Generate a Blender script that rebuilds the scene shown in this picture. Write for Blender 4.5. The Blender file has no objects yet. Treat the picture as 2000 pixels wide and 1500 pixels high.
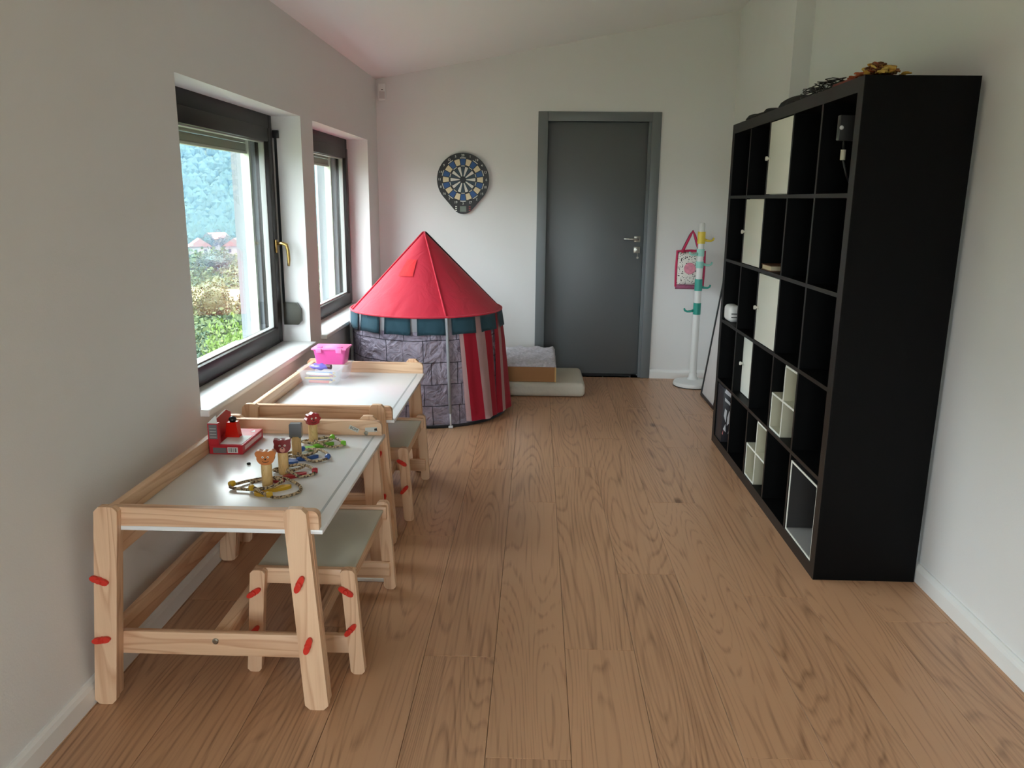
import bpy, bmesh, math, random
from mathutils import Vector, Matrix
R = random.Random(7)
PI = math.pi
scene = bpy.context.scene
COL = scene.collection

# ------------------------------------------------------------------ camera
F_PX, PITCH, YAW, ROLL, CAM_H = 1551.9, 0.2281, -0.0292, 0.0106, 1.4289
cp, sp, cy_, sy_ = math.cos(PITCH), math.sin(PITCH), math.cos(YAW), math.sin(YAW)
fwd = Vector((sy_*cp, cy_*cp, -sp)); rgt = Vector((cy_, -sy_, 0)); upv = rgt.cross(fwd)
r_ = math.cos(ROLL)*rgt + math.sin(ROLL)*upv
u_ = -math.sin(ROLL)*rgt + math.cos(ROLL)*upv
cam_d = bpy.data.cameras.new('camera')
cam_d.sensor_width = 36.0
cam_d.lens = F_PX/2000*36
cam_d.clip_start = 0.02; cam_d.clip_end = 3000
cam = bpy.data.objects.new('camera', cam_d); COL.objects.link(cam)
m = Matrix((r_, u_, -fwd)).transposed().to_4x4(); m.translation = Vector((0, 0, CAM_H))
cam.matrix_world = m
scene.camera = cam

# ------------------------------------------------------------------ world, exposure
world = bpy.data.worlds.new('overcast_sky'); scene.world = world
world.use_nodes = True
bg = world.node_tree.nodes['Background']
bg.inputs['Color'].default_value = (0.86, 0.935, 1.0, 1)
bg.inputs['Strength'].default_value = 1.0
vs = scene.view_settings
vs.view_transform = 'Standard'; vs.look = 'None'; vs.gamma = 1.0; vs.use_curve_mapping = False
vs.exposure = 3.85
cyc = scene.cycles
cyc.use_denoising = True
cyc.use_adaptive_sampling = True; cyc.adaptive_threshold = 0.03
cyc.max_bounces = 11; cyc.diffuse_bounces = 7; cyc.glossy_bounces = 4
cyc.transparent_max_bounces = 16; cyc.transmission_bounces = 6
cyc.sample_clamp_indirect = 6.0

# room dimensions (metres)
XL, XR, YB, YF = -1.268, 1.505, 6.464, -2.6
X_OUT = -1.655                       # outer face of the window wall
SL = 0.182                           # slope of the ceiling
def ceil_z(x): return 2.322 + (x - XL)*SL

WIN = [(2.888, 4.390), (4.620, 6.100), (-0.60, 0.90)]   # y ranges of the left wall windows
WZ0, WZ1 = 0.615, 1.848
BWIN = (-1.10, 0.40, 0.05, 1.95)                         # unseen glazed door behind the camera, added and sized for its light (x0,x1,z0,z1)

def portal(name, loc, rot, sx, sy):
    l = bpy.data.lights.new(name, 'AREA'); l.shape = 'RECTANGLE'; l.size = sx; l.size_y = sy
    l.cycles.is_portal = True
    o = bpy.data.objects.new(name, l); COL.objects.link(o); o.location = loc; o.rotation_euler = rot
    return o
for i, (a, b) in enumerate(WIN):
    portal('window_daylight', (X_OUT - 0.02, (a+b)/2, (WZ0+WZ1)/2), (0, -PI/2, 0), WZ1-WZ0, b-a)
portal('added_door_daylight', ((BWIN[0]+BWIN[1])/2, YF-0.27, (BWIN[2]+BWIN[3])/2), (PI/2, 0, 0), BWIN[1]-BWIN[0], BWIN[3]-BWIN[2])

# ------------------------------------------------------------------ materials
def lin(c):
    c = c/255.0
    return c/12.92 if c <= 0.04045 else ((c+0.055)/1.055)**2.4
def rgb(r, g, b): return (lin(r), lin(g), lin(b), 1)
MATS = {}
def nodes_of(name):
    mt = bpy.data.materials.new(name); mt.use_nodes = True
    nt = mt.node_tree
    return mt, nt, nt.nodes, nt.links, nt.nodes['Principled BSDF']
def mat(name, col, rough=0.6, metal=0.0, noise=0.0, nscale=8.0, bump=0.0, bscale=60.0, spec=0.5, trans=0.0, alpha=1.0, coat=0.0, emis=None):
    if name in MATS: return MATS[name]
    mt, nt, N, L, P = nodes_of(name)
    P.inputs['Base Color'].default_value = col
    P.inputs['Roughness'].default_value = rough
    P.inputs['Metallic'].default_value = metal
    P.inputs['Specular IOR Level'].default_value = spec
    P.inputs['Transmission Weight'].default_value = trans
    P.inputs['Alpha'].default_value = alpha
    P.inputs['Coat Weight'].default_value = coat
    if emis:
        P.inputs['Emission Color'].default_value = emis[0]; P.inputs['Emission Strength'].default_value = emis[1]
    tc = N.new('ShaderNodeTexCoord')
    if noise > 0:
        nz = N.new('ShaderNodeTexNoise'); nz.inputs['Scale'].default_value = nscale; nz.inputs['Detail'].default_value = 4
        L.new(tc.outputs['Object'], nz.inputs['Vector'])
        mx = N.new('ShaderNodeMix'); mx.data_type = 'RGBA'
        mx.inputs[6].default_value = tuple(min(1, c*(1+noise)) for c in col[:3])+(1,)
        mx.inputs[7].default_value = tuple(c*(1-noise) for c in col[:3])+(1,)
        L.new(nz.outputs['Fac'], mx.inputs[0]); L.new(mx.outputs[2], P.inputs['Base Color'])
    if bump > 0:
        nb = N.new('ShaderNodeTexNoise'); nb.inputs['Scale'].default_value = bscale; nb.inputs['Detail'].default_value = 3
        L.new(tc.outputs['Object'], nb.inputs['Vector'])
        bp = N.new('ShaderNodeBump'); bp.inputs['Strength'].default_value = bump; bp.inputs['Distance'].default_value = 0.01
        L.new(nb.outputs['Fac'], bp.inputs['Height']); L.new(bp.outputs['Normal'], P.inputs['Normal'])
    MATS[name] = mt
    return mt

def math_node(N, L, op, a, b=None):
    n = N.new('ShaderNodeMath'); n.operation = op
    for i, v in enumerate((a, b)):
        if v is None: continue
        if isinstance(v, (int, float)): n.inputs[i].default_value = v
        else: L.new(v, n.inputs[i])
    return n.outputs[0]

def wood(name, light, dark, axis, rings=34, lo=(9, 1.1), rough=0.5, fibre=0.25, seed_rand=True, line=0.55, knots=False, var=0.32, thin=False):
    """solid wood: growth rings as contour lines of a noise stretched along `axis`."""
    if name in MATS: return MATS[name]
    mt, nt, N, L, P = nodes_of(name)
    tc = N.new('ShaderNodeTexCoord')
    oi = N.new('ShaderNodeObjectInfo')
    off = N.new('ShaderNodeVectorMath'); off.operation = 'SCALE'
    cmb = N.new('ShaderNodeCombineXYZ')
    for i in range(3): cmb.inputs[i].default_value = (17.3, 31.7, 11.9)[i]
    L.new(cmb.outputs[0], off.inputs[0])
    L.new(oi.outputs['Random'], off.inputs['Scale'])
    ad = N.new('ShaderNodeVectorMath'); ad.operation = 'ADD'
    L.new(tc.outputs['Object'], ad.inputs[0]); L.new(off.outputs[0], ad.inputs[1])
    def stretched(a, b):
        s = [a, a, a]; s['xyz'.index(axis)] = b
        mp = N.new('ShaderNodeVectorMath'); mp.operation = 'MULTIPLY'; mp.inputs[1].default_value = s
        L.new(ad.outputs[0], mp.inputs[0]); return mp.outputs[0]
    n1 = N.new('ShaderNodeTexNoise'); n1.inputs['Scale'].default_value = 1; n1.inputs['Detail'].default_value = 1.5; n1.inputs['Roughness'].default_value = 0.42
    L.new(stretched(*lo), n1.inputs['Vector'])
    n2 = N.new('ShaderNodeTexNoise'); n2.inputs['Scale'].default_value = 1; n2.inputs['Detail'].default_value = 3
    L.new(stretched(lo[0]*26, lo[1]*6), n2.inputs['Vector'])
    n4 = N.new('ShaderNodeTexNoise'); n4.inputs['Scale'].default_value = 1; n4.inputs['Detail'].default_value = 2
    L.new(stretched(lo[0]*5, lo[1]*5), n4.inputs['Vector'])
    ph = math_node(N, L, 'MULTIPLY', n1.outputs['Fac'], rings)
    wob = math_node(N, L, 'MULTIPLY', n4.outputs['Fac'], 0.55)
    ph = math_node(N, L, 'ADD', ph, wob)
    fr = math_node(N, L, 'FRACT', ph)
    rp = N.new('ShaderNodeValToRGB')
    e = rp.color_ramp.elements
    e[0].position = 0.0; e[0].color = (0, 0, 0, 1); e[1].position = 1.0; e[1].color = (0.15, 0.15, 0.15, 1)
    x = e.new(0.62); x.color = (0.25, 0.25, 0.25, 1)
    x = e.new(0.86); x.color = (1, 1, 1, 1)
    if thin:
        e[1].color = (0, 0, 0, 1); e[2].color = (0.10, 0.10, 0.10, 1) if e[2].position < 0.7 else e[2].color
        for q_ in e:
            if abs(q_.position-0.62) < 0.01: q_.position = 0.56; q_.color = (0.08, 0.08, 0.08, 1)
            elif abs(q_.position-0.86) < 0.01: q_.position = 0.82; q_.color = (1, 1, 1, 1)
    L.new(fr, rp.inputs['Fac'])
    f = math_node(N, L, 'MULTIPLY', rp.outputs['Color'], line)
    if thin:
        f = math_node(N, L, 'MULTIPLY', f, math_node(N, L, 'MULTIPLY', n4.outputs['Fac'], 2.0))
        f = math_node(N, L, 'MULTIPLY', f, math_node(N, L, 'ADD', n2.outputs['Fac'], 0.5))
    g = math_node(N, L, 'SUBTRACT', n2.outputs['Fac'], 0.5)
    g = math_node(N, L, 'MULTIPLY', g, fibre*2.4)
    f = math_node(N, L, 'ADD', f, g)
    rv = math_node(N, L, 'SUBTRACT', oi.outputs['Random'], 0.5)
    rv = math_node(N, L, 'MULTIPLY', rv, var if seed_rand else 0.0)
    f = math_node(N, L, 'ADD', f, rv)
    if knots:
        vo = N.new('ShaderNodeTexVoronoi'); vo.inputs['Scale'].default_value = 1
        L.new(stretched(2.6, 1.1), vo.inputs['Vector'])
        kr = N.new('ShaderNodeMapRange'); kr.inputs[1].default_value = 0.025; kr.inputs[2].default_value = 0.075
        kr.inputs[3].default_value = 1.1; kr.inputs[4].default_value = 0.0
        L.new(vo.outputs['Distance'], kr.inputs[0])
        f = math_node(N, L, 'ADD', f, kr.outputs[0])
    cl = N.new('ShaderNodeClamp'); L.new(f, cl.inputs[0])
    mx = N.new('ShaderNodeMix'); mx.data_type = 'RGBA'
    mx.inputs[6].default_value = light; mx.inputs[7].default_value = dark
    L.new(cl.outputs[0], mx.inputs[0]); L.new(mx.outputs[2], P.inputs['Base Color'])
    P.inputs['Roughness'].default_value = rough
    bp = N.new('ShaderNodeBump'); bp.inputs['Strength'].default_value = 0.12; bp.inputs['Distance'].default_value = 0.004
    bp.invert = True
    L.new(cl.outputs[0], bp.inputs['Height']); L.new(bp.outputs['Normal'], P.inputs['Normal'])
    MATS[name] = mt
    return mt

def glass_mat():
    if 'glass' in MATS: return MATS['glass']
    mt, nt, N, L, P = nodes_of('window_glass')
    N.remove(P)
    tr = N.new('ShaderNodeBsdfTransparent'); tr.inputs[0].default_value = (0.93, 0.96, 0.95, 1)
    gl = N.new('ShaderNodeBsdfGlossy'); gl.inputs['Roughness'].default_value = 0.02
    lw = N.new('ShaderNodeLayerWeight'); lw.inputs[0].default_value = 0.5
    pw = N.new('ShaderNodeMath'); pw.operation = 'POWER'; pw.inputs[1].default_value = 5.0
    L.new(lw.outputs['Facing'], pw.inputs[0])
    fz = N.new('ShaderNodeMath'); fz.operation = 'MULTIPLY_ADD'; fz.inputs[1].default_value = 0.6; fz.inputs[2].default_value = 0.03
    L.new(pw.outputs[0], fz.inputs[0])
    mx = N.new('ShaderNodeMixShader')
    L.new(fz.outputs[0], mx.inputs[0]); L.new(tr.outputs[0], mx.inputs[1]); L.new(gl.outputs[0], mx.inputs[2])
    L.new(mx.outputs[0], N['Material Output'].inputs['Surface'])
    MATS['glass'] = mt
    return mt
GLASS = glass_mat()

M_WALL = mat('wall_paint', (0.77, 0.765, 0.76, 1), 0.85, noise=0.02, nscale=3, bump=0.05, bscale=180)
M_CEIL = mat('ceiling_paint', (0.87, 0.865, 0.86, 1), 0.9, bump=0.04, bscale=160)
M_TRIM = mat('white_trim', (0.82, 0.82, 0.81, 1), 0.4)
M_FRAME = mat('brown_window_frame', rgb(30, 24, 22), 0.4, noise=0.1, nscale=20, spec=0.3)
M_DOOR = mat('grey_door_paint', rgb(94, 98, 100), 0.38, bump=0.02, bscale=90)
M_DFRAME = mat('grey_door_frame', rgb(112, 117, 120), 0.4)
M_STEEL = mat('brushed_steel', rgb(170, 168, 160), 0.3, metal=1.0)
M_BRASS = mat('brass', rgb(200, 170, 110), 0.28, metal=1.0)
M_BLACKP = mat('black_plastic', rgb(24, 24, 26), 0.4)
M_RUBBER = mat('dark_rubber', rgb(22, 20, 20), 0.7)
FLOORW = wood('oak_plank', rgb(194, 150, 116), rgb(110, 71, 46), 'y', rings=42, lo=(4.0, 0.36), rough=0.34, fibre=0.46, line=0.36, knots=True, var=0.24, thin=True)
PINE = {a: wood('pine_'+a, rgb(228, 190, 156), rgb(184, 130, 96), a, rings=11, lo=(11, 0.8), rough=0.45, fibre=0.12, line=0.55) for a in 'xyz'}

# ------------------------------------------------------------------ mesh helpers
def new_bm(): return bmesh.new()
def tf(verts, M):
    for v in verts: v.co = M @ v.co
def add_box(bm, x0, x1, y0, y1, z0, z1, bev=0.0, seg=2, M=None):
    r = bmesh.ops.create_cube(bm, size=1.0)
    vs_ = r['verts']
    for v in vs_:
        v.co = Vector(((x0+x1)/2 + v.co.x*(x1-x0), (y0+y1)/2 + v.co.y*(y1-y0), (z0+z1)/2 + v.co.z*(z1-z0)))
    if bev > 0:
        es = list({e for v in vs_ for e in v.link_edges})
        rr = bmesh.ops.bevel(bm, geom=es, offset=bev, segments=seg, affect='EDGES', profile=0.5)
        vs_ = list({v for f in rr['faces'] for v in f.verts} | {v for v in vs_ if v.is_valid})
    if M is not None: tf(vs_, M)
    return vs_
def add_prism(bm, pts, axis, a0, a1, M=None):
    """extrude a 2D polygon along axis; pts are (u,v) in the remaining axes in xyz order."""
    def mk(p, a):
        if axis == 'x': return (a, p[0], p[1])
        if axis == 'y': return (p[0], a, p[1])
        return (p[0], p[1], a)
    A = [bm.verts.new(mk(p, a0)) for p in pts]; B = [bm.verts.new(mk(p, a1)) for p in pts]
    fs = [bm.faces.new(A), bm.faces.new(B[::-1])]
    n = len(pts)
    for i in range(n): fs.append(bm.faces.new((A[i], B[i], B[(i+1) % n], A[(i+1) % n])))
    if M is not None: tf(A+B, M)
    return A+B
def add_lathe(bm, prof, seg=24, M=None, cap=True):
    """prof: list of (r,z), revolved about z."""
    rings = []; allv = []
    for r, z in prof:
        if r < 1e-6:
            v = bm.verts.new((0, 0, z)); rings.append([v]); allv.append(v)
        else:
            rg = [bm.verts.new((r*math.cos(2*PI*i/seg), r*math.sin(2*PI*i/seg), z)) for i in range(seg)]
            rings.append(rg); allv += rg
    for a, b in zip(rings, rings[1:]):
        for i in range(seg):
            j = (i+1) % seg
            if len(a) == 1 and len(b) == 1: continue
            if len(a) == 1: bm.faces.new((a[0], b[i], b[j]))
            elif len(b) == 1: bm.faces.new((a[i], a[j], b[0]))
            else: bm.faces.new((a[i], a[j], b[j], b[i]))
    if cap:
        if len(rings[0]) > 1: bm.faces.new(rings[0][::-1])
        if len(rings[-1]) > 1: bm.faces.new(rings[-1])
    if M is not None: tf(allv, M)
    return allv
def add_tube(bm, path, rad, seg=8, closed=False, cap=True):
    path = [Vector(p) for p in path]; n = len(path); rings = []
    prev = None
    for i, p in enumerate(path):
        if closed: t = path[(i+1) % n]-path[i-1]
        else: t = path[min(i+1, n-1)]-path[max(i-1, 0)]
        t.normalize()
        if prev is None:
            a = Vector((0, 0, 1)) if abs(t.z) < 0.9 else Vector((1, 0, 0))
        else: a = prev
        nrm = (a - t*a.dot(t)).normalized(); bn = t.cross(nrm); prev = nrm
        rr = rad[i] if isinstance(rad, (list, tuple)) else rad
        rings.append([bm.verts.new(p + rr*(math.cos(2*PI*k/seg)*nrm + math.sin(2*PI*k/seg)*bn)) for k in range(seg)])
    m_ = n if closed else n-1
    for i in range(m_):
        a, b = rings[i], rings[(i+1) % n]
        for k in range(seg):
            l = (k+1) % seg
            bm.faces.new((a[k], a[l], b[l], b[k]))
    if cap and not closed:
        bm.faces.new(rings[0][::-1]); bm.faces.new(rings[-1])
def obj(name, bm, material, parent=None, smooth=False, loc=None):
    bmesh.ops.recalc_face_normals(bm, faces=bm.faces[:])
    me = bpy.data.meshes.new(name); bm.to_mesh(me); bm.free()
    if isinstance(material, (list, tuple)):
        for q in material: me.materials.append(q)
    else: me.materials.append(material)
    if smooth is True:
        for p in me.polygons: p.use_smooth = True
    elif smooth:
        me.polygons.foreach_set('use_smooth', [True]*len(me.polygons))
        me.set_sharp_from_angle(angle=math.radians(smooth))
    o = bpy.data.objects.new(name, me); COL.objects.link(o)
    if parent is not None: o.parent = parent
    if loc is not None: o.location = loc
    return o
def thing(name, label=None, cat=None, loc=(0, 0, 0), rotz=0.0, group=None, kind=None):
    o = bpy.data.objects.new(name, None); COL.objects.link(o)
    o.empty_display_size = 0.05; o.location = loc; o.rotation_euler = (0, 0, rotz)
    return tag(o, label, cat, group, kind)
def tag(o, label=None, cat=None, group=None, kind=None):
    if label: o['label'] = label
    if cat: o['category'] = cat
    if group: o['group'] = group
    if kind: o['kind'] = kind
    return o
def box_obj(name, dims, material, parent=None, bev=0.0, seg=2, smooth=40):
    bm = new_bm(); add_box(bm, *dims, bev=bev, seg=seg)
    return obj(name, bm, material, parent, smooth if bev > 0 else False)
def copy_tree(o, parent=None):
    c = o.copy(); COL.objects.link(c); c.parent = parent
    for ch in list(o.children):
        copy_tree(ch, c)
    return c
def text_obj(name, body, size, material, parent, M, depth=0.0006, align='CENTER'):
    cu = bpy.data.curves.new(name, 'FONT'); cu.body = body; cu.size = size; cu.extrude = depth
    cu.align_x = align; cu.align_y = 'CENTER'; cu.resolution_u = 3
    t = bpy.data.objects.new(name, cu); COL.objects.link(t)
    dg = bpy.context.evaluated_depsgraph_get()
    me = bpy.data.meshes.new_from_object(t.evaluated_get(dg))
    bpy.data.objects.remove(t); bpy.data.curves.remove(cu)
    me.transform(M); me.materials.clear(); me.materials.append(material)
    o = bpy.data.objects.new(name, me); COL.objects.link(o); o.parent = parent
    return o
def struct(name, bm, material, label=None, cat=None):
    o = obj(name, bm, material); o['kind'] = 'structure'
    if label: o['label'] = label
    if cat: o['category'] = cat
    return o

# ------------------------------------------------------------------ room shell
def wall_holes(bm, u0, u1, v0, v1, holes, place, t0, t1):
    """a slab in the (u,v) plane between depths t0 and t1 with rectangular through-holes."""
    us = sorted({u0, u1, *[h[0] for h in holes], *[h[1] for h in holes]})
    vv = sorted({v0, v1, *[h[2] for h in holes], *[h[3] for h in holes]})
    def hole(a, b): return any(h[0] <= a < h[1] and h[2] <= b < h[3] for h in holes)
    def solid(i, j): return 0 <= i < len(us)-1 and 0 <= j < len(vv)-1 and not hole((us[i]+us[i+1])/2, (vv[j]+vv[j+1])/2)
    cache = {}
    def V(i, j, t):
        k = (i, j, t)
        if k not in cache: cache[k] = bm.verts.new(place(us[i], vv[j], t))
        return cache[k]
    for i in range(len(us)-1):
        for j in range(len(vv)-1):
            if not solid(i, j): continue
            for t in (t0, t1):
                bm.faces.new((V(i, j, t), V(i+1, j, t), V(i+1, j+1, t), V(i, j+1, t)))
            if not solid(i-1, j): bm.faces.new((V(i, j, t0), V(i, j+1, t0), V(i, j+1, t1), V(i, j, t1)))
            if not solid(i+1, j): bm.faces.new((V(i+1, j, t0), V(i+1, j+1, t0), V(i+1, j+1, t1), V(i+1, j, t1)))
            if not solid(i, j-1): bm.faces.new((V(i, j, t0), V(i+1, j, t0), V(i+1, j, t1), V(i, j, t1)))
            if not solid(i, j+1): bm.faces.new((V(i, j+1, t0), V(i+1, j+1, t0), V(i+1, j+1, t1), V(i, j+1, t1)))

bm = new_bm()
wall_holes(bm, YF-0.3, YB+0.3, -0.3, 2.45, [(a, b, WZ0, WZ1) for a, b in WIN], lambda u, v, t: (t, u, v), XL, -1.47)
struct('wall_left', bm, M_WALL, 'grey-white wall with the two deep window openings on the left', 'wall')

bm = new_bm()
wall_holes(bm, YF-0.3, YB+0.3, -0.3, 2.45, [(a, b, WZ0, WZ1) for a, b in WIN], lambda u, v, t: (t, u, v), -1.47, X_OUT)
struct('wall_outer', bm, mat('facade_render', (0.20, 0.215, 0.23, 1), 0.9, bump=0.1, bscale=120), 'rendered outer face of the window wall', 'wall')

DX0, DX1, DZ = 0.035, 0.905, 2.055
bm = new_bm()
wall_holes(bm, XL-0.5, XR+0.4, -0.3, 3.3, [(DX0, DX1, 0.0, DZ)], lambda u, v, t: (u, t, v), YB, YB+0.16)
struct('wall_back', bm, M_WALL, 'pale back wall with the grey door and the dartboard', 'wall')

bm = new_bm()
add_box(bm, XR, XR+0.2, YF-0.3, YB+0.3, -0.3, 3.4)
struct('wall_right', bm, M_WALL, 'plain pale wall behind the black shelf unit', 'wall')

bm = new_bm()
add_prism(bm, [(1.402, 4.765), (XR+0.05, 4.765), (XR+0.05, YB+0.05), (XR-0.004, YB+0.05)], 'z', -0.05, 3.2)
struct('wall_pillar', bm, M_WALL, 'boxed-out pale pillar between the shelf unit and the back wall', 'wall')

bm = new_bm()
wall_holes(bm, XL-0.5, XR+0.4, -0.3, 3.3, [(BWIN[0], BWIN[1], BWIN[2], BWIN[3])], lambda u, v, t: (u, t, v), YF, YF-0.25)
struct('wall_front', bm, M_WALL, 'wall behind the camera with an unseen glazed door added for light', 'wall')

bm = new_bm()
xa, xb = XL-0.45, XR+0.35
for dz in (0,):
    add_prism(bm, [(xa, ceil_z(xa)), (xb, ceil_z(xb)), (xb, ceil_z(xb)+0.2), (xa, ceil_z(xa)+0.2)], 'y', YF-0.3, YB+0.3)
struct('ceiling', bm, M_CEIL, 'sloping white ceiling rising towards the right wall', 'ceiling')

# floor: slab and single oak planks
bm = new_bm(); add_box(bm, X_OUT+0.1, XR+0.2, YF-0.25, YB+0.16, -0.2, -0.012)
floor = struct('floor', bm, M_RUBBER, 'oak plank floor running towards the grey door', 'floor')
PW, PL, GAP = 0.2265, 1.82, 0.0012
plank_cache = {}
def plank_mesh(w, l):
    key = (round(w, 4), round(l, 4))
    if key not in plank_cache:
        b_ = new_bm(); add_box(b_, 0, w, 0, l, -0.012, 0, bev=0.0008, seg=1)
        me = bpy.data.meshes.new('plank'); b_.to_mesh(me); b_.free(); me.materials.append(FLOORW)
        plank_cache[key] = me
    return plank_cache[key]
k0 = math.floor((XL-0.114)/PW)
x_lo, x_hi, y_lo, y_hi = XL-0.004, XR+0.004, YF-0.02, YB+0.10
for k in range(k0, 8):
    xs = 0.114 + k*PW
    a, b = max(xs, x_lo), min(xs+PW, x_hi)
    if b - a < 0.01: continue
    j0 = {-1: 1.81, 0: 2.34}.get(k, 0.3 + (k*0.77) % 1.7)
    y = j0 - PL*math.ceil((j0-y_lo)/PL)
    while y < y_hi:
        c, d = max(y, y_lo), min(y+PL, y_hi)
        if d - c > 0.02:
            o = bpy.data.objects.new('plank', plank_mesh(b-a-GAP, d-c-GAP)); COL.objects.link(o)
            o.parent = floor; o.location = (a, c, 0)
        y += PL

def baseboard(name, pts, h=0.072, label=None):
    """pts: polyline on the floor (wall side), with inward normal to its left."""
    bm = new_bm()
    t = 0.018
    for (x0, y0), (x1, y1) in zip(pts, pts[1:]):
        d = Vector((x1-x0, y1-y0)); ln = d.length; d.normalize(); n = Vector((-d.y, d.x))
        prof = [(0, 0.0), (t, 0.0), (t, h*0.72), (t*0.75, h*0.9), (t*0.35, h), (0, h)]
        A = [bm.verts.new((x0+n.x*p, y0+n.y*p, q)) for p, q in prof]
        B = [bm.verts.new((x1+n.x*p, y1+n.y*p, q)) for p, q in prof]
        bm.faces.new(A); bm.faces.new(B[::-1])
        for i in range(len(prof)): bm.faces.new((A[i], B[i], B[(i+1) % len(prof)], A[(i+1) % len(prof)]))
    o = obj(name, bm, M_TRIM); o['kind'] = 'structure'; o['label'] = label; o['category'] = 'baseboard'
baseboard('baseboard_left', [(XL, YB), (XL, YF)], label='white baseboard under the windows')
baseboard('baseboard_right', [(XR, YF), (XR, 4.765)], label='white baseboard beside the black shelf unit')
baseboard('baseboard_back', [(XR, YB), (0.947, YB)], label='white baseboard right of the grey door')
baseboard('baseboard_back', [(-0.008, YB), (XL, YB)], label='white baseboard behind the play tent')

# ------------------------------------------------------------------ windows
def frame_rect(bm, y0, y1, z0, z1, w, x0, x1, wb=None, wt=None, bev=0.003):
    wb = wb or w; wt = wt or w
    add_box(bm, x0, x1, y0, y0+w, z0, z1, bev); add_box(bm, x0, x1, y1-w, y1, z0, z1, bev)
    add_box(bm, x0, x1, y0+w, y1-w, z0, z0+wb, bev); add_box(bm, x0, x1, y0+w, y1-w, z1-wt, z1, bev)
SHUT = mat('olive_roller_shutter', rgb(160, 160, 134), 0.6)
def window(name, a, b, label, detail=True, handle=True):
    t = thing(name, label, 'window', (0, 0, 0), kind='structure')
    bm = new_bm(); frame_rect(bm, a-0.002, b+0.002, WZ0-0.002, WZ1+0.002, 0.055, -1.505, -1.425, wt=0.075, wb=0.05)
    obj('window_frame', bm, M_FRAME, t, 40)
    bm = new_bm(); frame_rect(bm, a+0.045, b-0.045, WZ0+0.045, WZ1-0.07, 0.068, -1.485, -1.410)
    sash = obj('sash', bm, M_FRAME, t, 40)
    bm = new_bm(); frame_rect(bm, a+0.108, b-0.108, WZ0+0.108, WZ1-0.132, 0.012, -1.462, -1.432)
    obj('glazing_bead', bm, mat('grey_bead', rgb(150, 150, 148), 0.4), sash)
    box_obj('pane', (-1.452, -1.446, a+0.11, b-0.11, WZ0+0.11, WZ1-0.135), GLASS, t)
    # sill board, rounded nose
    bm = new_bm(); add_box(bm, -1.43, -1.232, a-0.012 if detail else a, b+0.0, WZ0-0.004, WZ0+0.022, 0.006, 3)
    for v in bm.verts:
        if v.co.x < XL-0.002: v.co.y = min(max(v.co.y, a+0.0005), b-0.0005)
    obj('window_sill', bm, M_TRIM, t, 40)
    # outer sill and partly lowered outer roller shutter
    box_obj('outer_sill', (X_OUT-0.04, -1.50, a+0.001, b-0.001, WZ0+0.0, WZ0+0.02), mat('outer_sill_metal', rgb(205, 205, 205), 0.4), t)
    for i in range(4):
        box_obj('shutter_slat', (-1.575, -1.560, a+0.01, b-0.01, 1.665+i*0.043, 1.706+i*0.043), SHUT, t, bev=0.004, seg=1)
    box_obj('shutter_bottom_bar', (-1.58, -1.555, a+0.01, b-0.01, 1.652, 1.664), mat('bar_cream', rgb(200, 198, 180), 0.5), t)
    if detail:
        for yy, s in ((a+0.001, 1), (b-0.001, -1)):
            box_obj('shutter_guide', (-1.59, -1.545, min(yy, yy+s*0.03), max(yy, yy+s*0.03), WZ0+0.02, 1.846), mat('guide_cream', rgb(205, 210, 190), 0.5), t)
    if detail and handle:
        # brass turn handle on the sash
        h = box_obj('handle', (-1.409, -1.400, b-0.100, b-0.070, 1.135, 1.205), mat('handle_plate', rgb(150, 120, 70), 0.3, metal=1), t, bev=0.003)
        bm = new_bm()
        add_tube(bm, [(-1.40, b-0.085, 1.185), (-1.372, b-0.085, 1.186), (-1.352, b-0.083, 1.178), (-1.346, b-0.080, 1.15), (-1.345, b-0.076, 1.10), (-1.349, b-0.072, 1.065)], [0.009, 0.009, 0.010, 0.009, 0.009, 0.007], 10)
        obj('lever', bm, M_BRASS, h, True)
        # strap and its winder on the far jamb
        st = box_obj('shutter_strap', (-1.412, -1.398, b-0.012, b-0.010, 0.85, 1.75), M_BLACKP, t)
        bm = new_bm(); add_prism(bm, [(-1.405, 0.735), (-1.325, 0.735), (-1.308, 0.755), (-1.308, 0.820), (-1.33, 0.856), (-1.405, 0.860)], 'y', b-0.030, b-0.0005)
        wd = obj('strap_winder', bm, mat('winder_dark', rgb(46, 42, 30), 0.25), t)
        box_obj('strap_guide', (-1.418, -1.385, b-0.02, b-0.0005, 1.735, 1.775), M_BLACKP, t, bev=0.003)
    return t
window('window_1', *WIN[0], 'dark-framed window over the nearer craft table with brass handle')
window('window_2', *WIN[1], 'dark-framed window behind the red tent in the far corner', handle=False)
window('window_3', *WIN[2], 'dark-framed window in the left wall beside the camera', detail=False)
t = thing('added_window_4', 'unseen glazed door added behind the camera for light', 'window', kind='structure')
bm = new_bm()
for args in ((BWIN[0], BWIN[0]+0.08, BWIN[2], BWIN[3]), (BWIN[1]-0.08, BWIN[1], BWIN[2], BWIN[3]), (BWIN[0]+0.08, BWIN[1]-0.08, BWIN[2], BWIN[2]+0.09), (BWIN[0]+0.08, BWIN[1]-0.08, BWIN[3]-0.08, BWIN[3])):
    add_box(bm, args[0], args[1], YF-0.15, YF-0.08, args[2], args[3], 0.003)
obj('window_frame', bm, M_FRAME, t)
box_obj('pane', (BWIN[0]+0.075, BWIN[1]-0.075, YF-0.12, YF-0.113, BWIN[2]+0.08, BWIN[3]-0.075), GLASS, t)

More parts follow.
